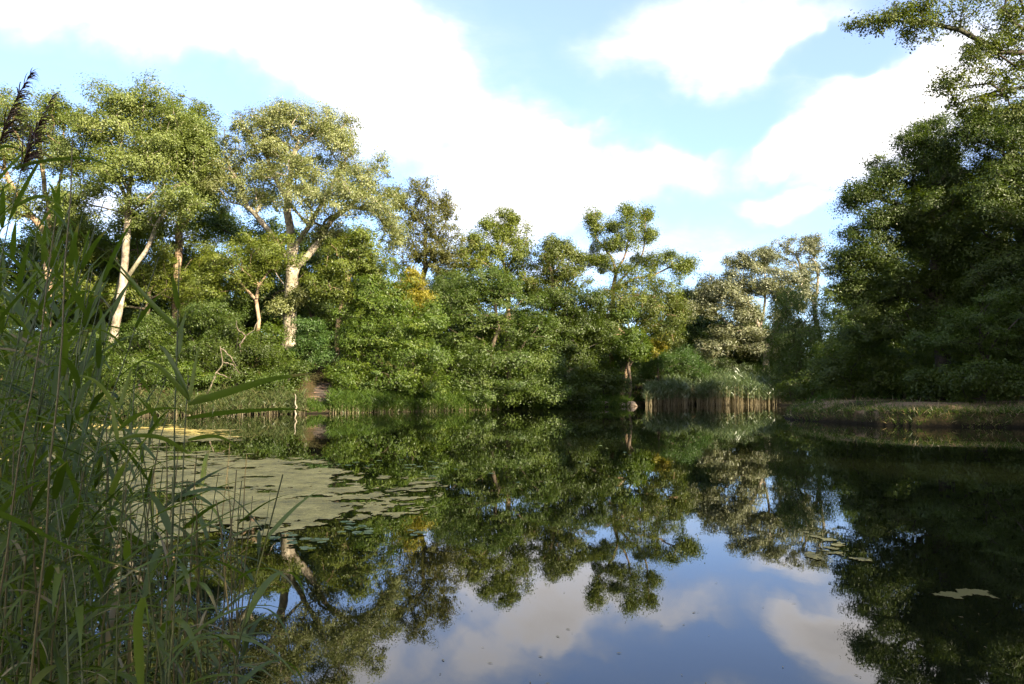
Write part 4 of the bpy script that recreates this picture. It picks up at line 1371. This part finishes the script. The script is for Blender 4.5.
pts, px = scatter((308, 352, -.2, 1.4), 2200, rng, Yshore)
keep = ~((px > 309) & (px < 329) & (pts[:, 1] > 42.9))
grass_patch('grass', 'fresh green grass tuft at the foot of the reddish steps', pts[keep], .32, rng, .025)
pts, px = scatter((596, 632, -.2, 1.6), 1500, rng, Yshore)
keep = (px > 606) & (px < 629)
grass_patch('grass', 'bright green grass tuft between the stones on the far bank', pts[keep], .75, rng, .035)
# right bank grass
n = 120000
x = rng.uniform(10.5, 34, n)
y = rng.uniform(23, 41, n)
d = shore_dist(x, y)
den = np.exp(-np.maximum(d - .8, 0) / .45) * (d > 0.0) + .02 * (d > 0)
den *= 1 - .93 * sstep(34.6, 36.2, y) * (d < 4)
den *= .35 + .65 * (wob(x, y, .8) > -.25)
s1 = G(952, 406, .72)
den *= 1 - .9 * np.exp(-((x - s1.x) / 3.2) ** 2 - ((y - s1.y) / .9) ** 2)
k = rng.random(n) < den
xe = rng.uniform(10.5, 26, 260000)
ye = rng.uniform(20, 41, 260000)
de = shore_dist(xe, ye)
ke = (de > .02) & (de < .38) & ((ye < 30.5) | (wob(xe, ye, 2.6) > .2))
ke &= rng.random(len(ke)) < .6
pts = np.stack([np.concatenate([x[k], xe[ke]]), np.concatenate([y[k], ye[ke]]), np.concatenate([ground_z(x[k], y[k]), ground_z(xe[ke], ye[ke])]) - .01], 1)
grass_patch('grass', 'short grass overhanging the eroded edge of the right bank', pts, .27, rng, .016, (MAT_GRASS, MAT_DRY), .25, .6)
# woodland floor plants on the far bank slopes
n = 60000
x = rng.uniform(-34, 26, n)
y = rng.uniform(38, 62, n)
d = shore_dist(x, y)
k = (d > .8) & (d < 9) & ~((x > -12.4) & (x < -9.6) & (y < 49))
pts = np.stack([x[k], y[k], ground_z(x[k], y[k]) - .01], 1)
grass_patch('ground_cover', 'shaded grass and herbs on the wooded slope of the far bank', pts, .5, rng, .04, (MAT_GRASS, MAT_DRY), .08, .6)


# ================================================================== FLOATING ALGAE, PADS
def vnoise(x, y, seed=0):
    """smooth value noise"""
    r = np.random.default_rng(seed)
    T = r.random((256, 256))
    xi = np.floor(x).astype(int); yi = np.floor(y).astype(int)
    fx = x - xi; fy = y - yi
    fx = fx * fx * (3 - 2 * fx); fy = fy * fy * (3 - 2 * fy)
    g = lambda a, b: T[a % 256, b % 256]
    return (g(xi, yi) * (1 - fx) + g(xi + 1, yi) * fx) * (1 - fy) + (g(xi, yi + 1) * (1 - fx) + g(xi + 1, yi + 1) * fx) * fy


def fbm(x, y, seed=0, o=4):
    s, a, t = 0, 1, 0
    for i in range(o):
        s = s + a * vnoise(x * 2 ** i, y * 2 ** i, seed + i); t += a; a *= .55
    return s / t


def poly_sdf(x, y, poly):
    d2 = np.full(x.shape, 1e18); ins = np.zeros(x.shape, bool)
    for i in range(len(poly)):
        ax, ay = poly[i]; bx, by = poly[(i + 1) % len(poly)]
        ex, ey = bx - ax, by - ay
        t = np.clip(((x - ax) * ex + (y - ay) * ey) / (ex * ex + ey * ey), 0, 1)
        d2 = np.minimum(d2, (x - ax - t * ex) ** 2 + (y - ay - t * ey) ** 2)
        ins ^= ((ay > y) != (by > y)) & (x < ex * (y - ay) / (ey if abs(ey) > 1e-9 else 1e-9) + ax)
    d = np.sqrt(d2)
    return np.where(ins, -d, d)


m_alg, kk, out = new_mat('duckweed_mat')
geo = kk.n('ShaderNodeNewGeometry')
n1 = kk.noise(geo.outputs['Position'], 55, 3, .7)
n2 = kk.noise(geo.outputs['Position'], 1.6, 5, .65)
n3 = kk.noise(geo.outputs['Position'], 9, 4, .6)
f = kk.math('ADD', kk.math('MULTIPLY', n1.outputs[0], .35), kk.math('ADD', kk.math('MULTIPLY', n2.outputs[0], .4), kk.math('MULTIPLY', n3.outputs[0], .25)))
colr = kk.ramp(f, [(.40, (.11, .09, .015)), (.46, (.29, .225, .048)), (.53, (.46, .35, .08)), (.60, (.63, .49, .15))])
pp = kk.n('ShaderNodeBsdfPrincipled')
kk.l(colr, pp.inputs['Base Color'])
pp.inputs['Roughness'].default_value = .75
bmp = kk.n('ShaderNodeBump')
bmp.inputs['Strength'].default_value = .5
bmp.inputs['Distance'].default_value = .01
kk.l(n1.outputs[0], bmp.inputs['Height'])
kk.l(bmp.outputs[0], pp.inputs['Normal'])
kk.l(pp.outputs[0], out.inputs[0])


def algae(name, label, poly_px, cell, thr, seed, edge=1.0, z=.005, mat=m_alg, stretch=(.9, 1.5), hole=.9):
    poly = [tuple(G(a, b).xy) for a, b in poly_px]
    pa = np.array(poly)
    x0, y0 = pa.min(0) - edge; x1, y1 = pa.max(0) + edge
    xs = np.arange(x0, x1, cell); ys = np.arange(y0, y1, cell)
    X, Y = np.meshgrid(xs, ys)
    Xc, Yc = X[:-1, :-1] + cell / 2, Y[:-1, :-1] + cell / 2
    sd = poly_sdf(Xc, Yc, poly)
    fb = fbm(Xc * stretch[0] * .9, Yc * stretch[1] * .55, seed, 5)
    fb2 = fbm(Xc * 1.6 + 7, Yc * 2.2, seed + 31, 4)
    fine = fbm(Xc * 5.0, Yc * 4.0, seed + 9, 4)
    val = -sd / edge * .5 + (fb - .5) * 2.6 * hole + (fine - .5) * 1.9
    val = np.minimum(val, .55 + (fb - .47) * 5.0 * hole + (fine - .5) * 1.0)
    val = np.minimum(val, .62 + (fb2 - .40) * 5.5 * hole + (fine - .5) * 2.2)
    keep = (val > thr) & (shore_dist(Xc, Yc) < -.05)
    nx = X.shape[1]
    J, I = np.nonzero(keep)
    a = J * nx + I
    Fq = np.stack([a, a + 1, a + 1 + nx, a + nx], 1)
    used, inv = np.unique(Fq.ravel(), return_inverse=True)
    V = np.stack([X.ravel()[used], Y.ravel()[used], np.full(len(used), z)], 1)
    r = np.random.default_rng(seed)
    V[:, :2] += r.normal(0, cell * .22, (len(V), 2))
    V[:, 2] += r.uniform(0, .003, len(V))
    me = mesh_np(name, V, [inv.reshape(-1, 4)])
    tag(link(name, me, mat), label, 'algae', kind='stuff')


algae('algae_mat', 'large tan green algae and duckweed mat floating on the left water',
      [(392, 498), (376, 486), (330, 474), (278, 460), (200, 454), (100, 452), (-60, 456), (-60, 566), (100, 548), (200, 541), (262, 539), (318, 528), (374, 514)], .036, .0, 3, edge=.7, hole=.86)
algae('algae_mat', 'narrow farther strip of algae along the left bank', [(238, 437), (205, 431), (120, 425), (20, 423), (20, 441), (150, 445), (222, 441)], .08, .12, 21, edge=1.0)
m_clump = leaf_mat('dull_algae', (.14, .12, .04), (.25, .22, .08), (.32, .28, .11), .05, .02)
algae('algae_film', 'thin pale algae film beside the reflected oak on the right', [(800, 536), (850, 540), (884, 548), (872, 562), (830, 556), (805, 548)], .02, .50, 33, edge=.35, stretch=(2.2, 4))
algae('algae_clump', 'small yellowish clump of algae floating in the dark right water', [(938, 594), (958, 590), (978, 591), (974, 600), (950, 603), (940, 600)], .014, .12, 41, edge=.09, stretch=(7, 9), hole=.9, mat=m_clump)

m_pad = leaf_mat('lily_pad', (.07, .12, .05), (.14, .20, .09), (.26, .28, .12), .1, .05, rough=.3)


def pad_proto(seed):
    r = np.random.default_rng(seed)
    n = 18
    V = [(0, 0, .0)]
    a0 = r.uniform(0, 6.28)
    for i in range(n):
        t = a0 + .18 + (2 * math.pi - .36) * i / (n - 1)
        rad = .062 * (1 + .05 * r.normal())
        V.append((math.cos(t) * rad, math.sin(t) * rad * .9, .004 + .004 * r.random()))
    Fa = np.array([(0, i, i + 1) for i in range(1, n)])
    me = mesh_np('lily_pad', V, [Fa], tint=np.clip(np.full(len(V), r.uniform(.3, .9)), 0, 1), smooth=True)
    me.materials.append(m_pad)
    return me


PADS = [pad_proto(i) for i in range(6)]


def put_pad(px, py, s, label, group):
    g = G(px, py)
    if float(shore_dist(np.array([g.x]), np.array([g.y]))[0]) > -.1:
        return
    o = bpy.data.objects.new('lily_pad', PADS[rnd.randrange(6)])
    COL.objects.link(o)
    o.location = (g.x, g.y, .010 + rnd.random() * .006)
    o.rotation_euler = (rnd.gauss(0, .03), rnd.gauss(0, .03), rnd.uniform(0, 6.28))
    o.scale = (s, s, 1)
    tag(o, label, 'lily pad', group)


def pads(n, cx, cyy, rx, ry, smin, smax, label, group):
    for i in range(n):
        a, r = rnd.uniform(0, 6.28), math.sqrt(rnd.random())
        put_pad(cx + math.cos(a) * r * rx, cyy + math.sin(a) * r * ry, rnd.uniform(smin, smax), label, group)


pads(16, 303, 543, 34, 9, .7, 1.05, 'round green lily pad in the cluster below the algae mat', 'lily pads below the algae mat')
pads(14, 352, 530, 34, 7, .6, 1.0, 'round lily pad at the lower right edge of the algae mat', 'lily pads at the edge of the algae mat')
pads(5, 415, 533, 14, 4, .6, .9, 'lone lily pad right of the algae mat tip', 'lily pads right of the algae mat')
pads(10, 150, 562, 60, 24, .6, 1.0, 'lily pad seen between the foreground reed stems', 'lily pads among the foreground reeds')
pads(16, 395, 465, 60, 6, .8, 1.3, 'far lily pad above the algae mat on dark water', 'lily pads beyond the algae mat')
pads(8, 470, 475, 60, 14, .6, 1.0, 'scattered lily pad on the middle water', 'lily pads on the middle water')
pads(6, 610, 460, 50, 18, .5, .9, 'small pale floating leaf in the middle of the pond', 'floating leaves in the middle of the pond')
# tiny drifting bits of leaf on the reflected sky
n = 90
V, Fq = [], []
r = np.random.default_rng(4)
for i in range(n):
    g = G(r.uniform(380, 1024), 690 - 190 * r.random() ** 1.3)
    a = r.uniform(0, 6.28); L = r.uniform(.006, .022); w = L * r.uniform(.15, .4)
    u = np.array([math.cos(a), math.sin(a)]); v = np.array([-u[1], u[0]])
    for s, t in ((-1, 0), (0, -1), (1, 0), (0, 1)):
        q = np.array([g.x, g.y]) + u * L * s + v * w * t
        V.append((q[0], q[1], .004))
    Fq.append((4 * i, 4 * i + 1, 4 * i + 2, 4 * i + 3))
me = mesh_np('floating_bits', V, [np.array(Fq)], tint=r.uniform(0, 1, 4 * n))
tag(link('floating_bits', me, MAT_DRY), 'tiny leaf scraps drifting on the open water', 'debris', kind='stuff')


# ================================================================== STEPS, STAKE, BRANCHES, STONES
m_step, kk, out = new_mat('reddish_step_wood')
geo = kk.n('ShaderNodeNewGeometry')
n1 = kk.noise(geo.outputs['Position'], 6, 6, .7)
colr = kk.ramp(n1.outputs[0], [(.3, (.15, .08, .05)), (.55, (.32, .18, .12)), (.75, (.42, .26, .18))])
pp = kk.n('ShaderNodeBsdfPrincipled')
kk.l(colr, pp.inputs['Base Color'])
pp.inputs['Roughness'].default_value = .9
kk.l(pp.outputs[0], out.inputs[0])


def box_mesh(name, sx, sy, sz, jit, seed):
    import bmesh
    bm = bmesh.new()
    bmesh.ops.create_cube(bm, size=1)
    bmesh.ops.subdivide_edges(bm, edges=bm.edges[:], cuts=2, use_grid_fill=True)
    bmesh.ops.bevel(bm, geom=[e for e in bm.edges if len(e.link_faces) == 2 and e.calc_face_angle(0) > 1], offset=.06, segments=2, affect='EDGES')
    r = random.Random(seed)
    for v in bm.verts:
        v.co = Vector((v.co.x * sx, v.co.y * sy, v.co.z * sz)) + Vector((r.gauss(0, jit), r.gauss(0, jit), r.gauss(0, jit)))
    me = bpy.data.meshes.new(name)
    bm.to_mesh(me); bm.free()
    return me


sp = P(320, 402, 43.2)
root = empty('garden_steps', (sp.x, 43.0, gz(sp.x, 43.0)))
tag(root, 'short flight of reddish earth and timber steps up the left bank', 'steps')
for i in range(8):
    yy = 43.0 + i * .34
    o = link('step', box_mesh('step', 1.0, .34, .30, .012, i), m_step, root)
    zc = P(320, 402 - i * 2.35, yy).z
    o.location = (.0 - i * .03, i * .34, zc - root.location.z)
    tb = link('timber_edge', box_mesh('timber_edge', 1.08, .10, .16, .010, 40 + i), BARK['dark'], o)
    tb.location = (0, -.20, .06)


def wood(name, label, chains, Y, r, seed, cat, bark='dead'):
    b = P(*chains[0][0][:2], Y)
    root_z = b.z
    ch = []
    for c in chains:
        ch.append([np.array(P(q[0], q[1], Y + (q[2] if len(q) > 2 else 0)) - b) for q in c])
    rng = np.random.default_rng(seed)
    segs = []
    for ci, c in enumerate(ch):
        rr = r * (1 if ci == 0 else .55)
        pts = []
        for a_, b_ in zip(c[:-1], c[1:]):
            for t in np.linspace(0, 1, 5)[:-1]:
                pts.append(a_ + (b_ - a_) * t + rng.normal(0, .02, 3))
        pts.append(c[-1])
        n = len(pts)
        for i in range(n - 1):
            d0 = pts[min(i + 1, n - 1)] - pts[max(i - 1, 0)]
            d1 = pts[min(i + 2, n - 1)] - pts[i]
            segs.append((pts[i], pts[i + 1], rr * (1 - .75 * i / n), rr * (1 - .75 * (i + 1) / n), d0, d1))
    me = tube_mesh(name, segs, 7)
    o = link(name, me, BARK[bark])
    o.location = b
    tag(o, label, cat)
    return o


wood('dead_branch', 'bleached dead branch leaning out of the bank with forked twigs',
     [[(199, 414), (208, 392), (217, 373), (223, 362), (220, 346)], [(217, 373), (230, 378), (236, 366)], [(223, 362), (232, 364), (240, 373)], [(221, 348), (230, 356), (236, 366)]], 41.2, .06, 1, 'branch')
wood('dead_branch', 'curved bare branch hanging in front of the shaded bushes',
     [[(241, 352), (240, 345), (246, 336), (254, 330), (259, 318)], [(246, 336), (238, 330), (236, 320)]], 42.0, .05, 2, 'branch')
wood('stake', 'thin whitish stake standing in the water before the left bank', [[(296, 416), (295.5, 404), (295, 394)]], 40.4, .05, 3, 'stake', 'pale')
wood('driftwood', 'pale washed up log on the sandy tip of the right bank', [[(796, 416), (812, 414, .5), (830, 412, .8)], [(812, 414, .5), (820, 410, .5)]], 38.6, .10, 4, 'log')
0 and wood('dead_branch', 'bare fallen bough lying in the shrubs right of the steps', [[(338, 362), (352, 366), (366, 360)]], 44.0, .04, 5, 'branch')

m_rock, kk, out = new_mat('pale_stone')
geo = kk.n('ShaderNodeNewGeometry')
n1 = kk.noise(geo.outputs['Position'], 5, 6, .7)
colr = kk.ramp(n1.outputs[0], [(.3, (.14, .10, .07)), (.7, (.30, .24, .18))])
pp = kk.n('ShaderNodeBsdfPrincipled')
kk.l(colr, pp.inputs['Base Color'])
pp.inputs['Roughness'].default_value = .9
kk.l(pp.outputs[0], out.inputs[0])


def rock(px, py, Y, sx, sy, sz, label, seed):
    import bmesh
    bm = bmesh.new()
    bmesh.ops.create_icosphere(bm, subdivisions=3, radius=1)
    r = random.Random(seed)
    ph = [r.uniform(0, 6) for _ in range(6)]
    for v in bm.verts:
        c = v.co
        k = 1 + .18 * math.sin(c.x * 3 + ph[0]) * math.cos(c.y * 4 + ph[1]) + .10 * math.sin(c.z * 6 + ph[2] + c.x * 5)
        v.co = Vector((c.x * k * sx, c.y * k * sy, c.z * k * sz))
    me = bpy.data.meshes.new('rock'); bm.to_mesh(me); bm.free()
    o = link('rock', me, m_rock)
    q = P(px, py, Y)
    o.location = (q.x, Y, max(gz(q.x, Y), 0) + sz * .3)
    tag(o, label, 'rock', 'stones on the far bank')


rock(631, 402, 54.6, .42, .3, .28, 'pale stone at the waterline right of the bright grass tuft', 1)
rock(621, 403, 54.2, .3, .22, .16, 'small flat stone between grass tuft and larger pale stone', 2)
rock(596, 401, 53.2, .7, .4, .16, 'broad flat stone left of the bright grass tuft', 3)
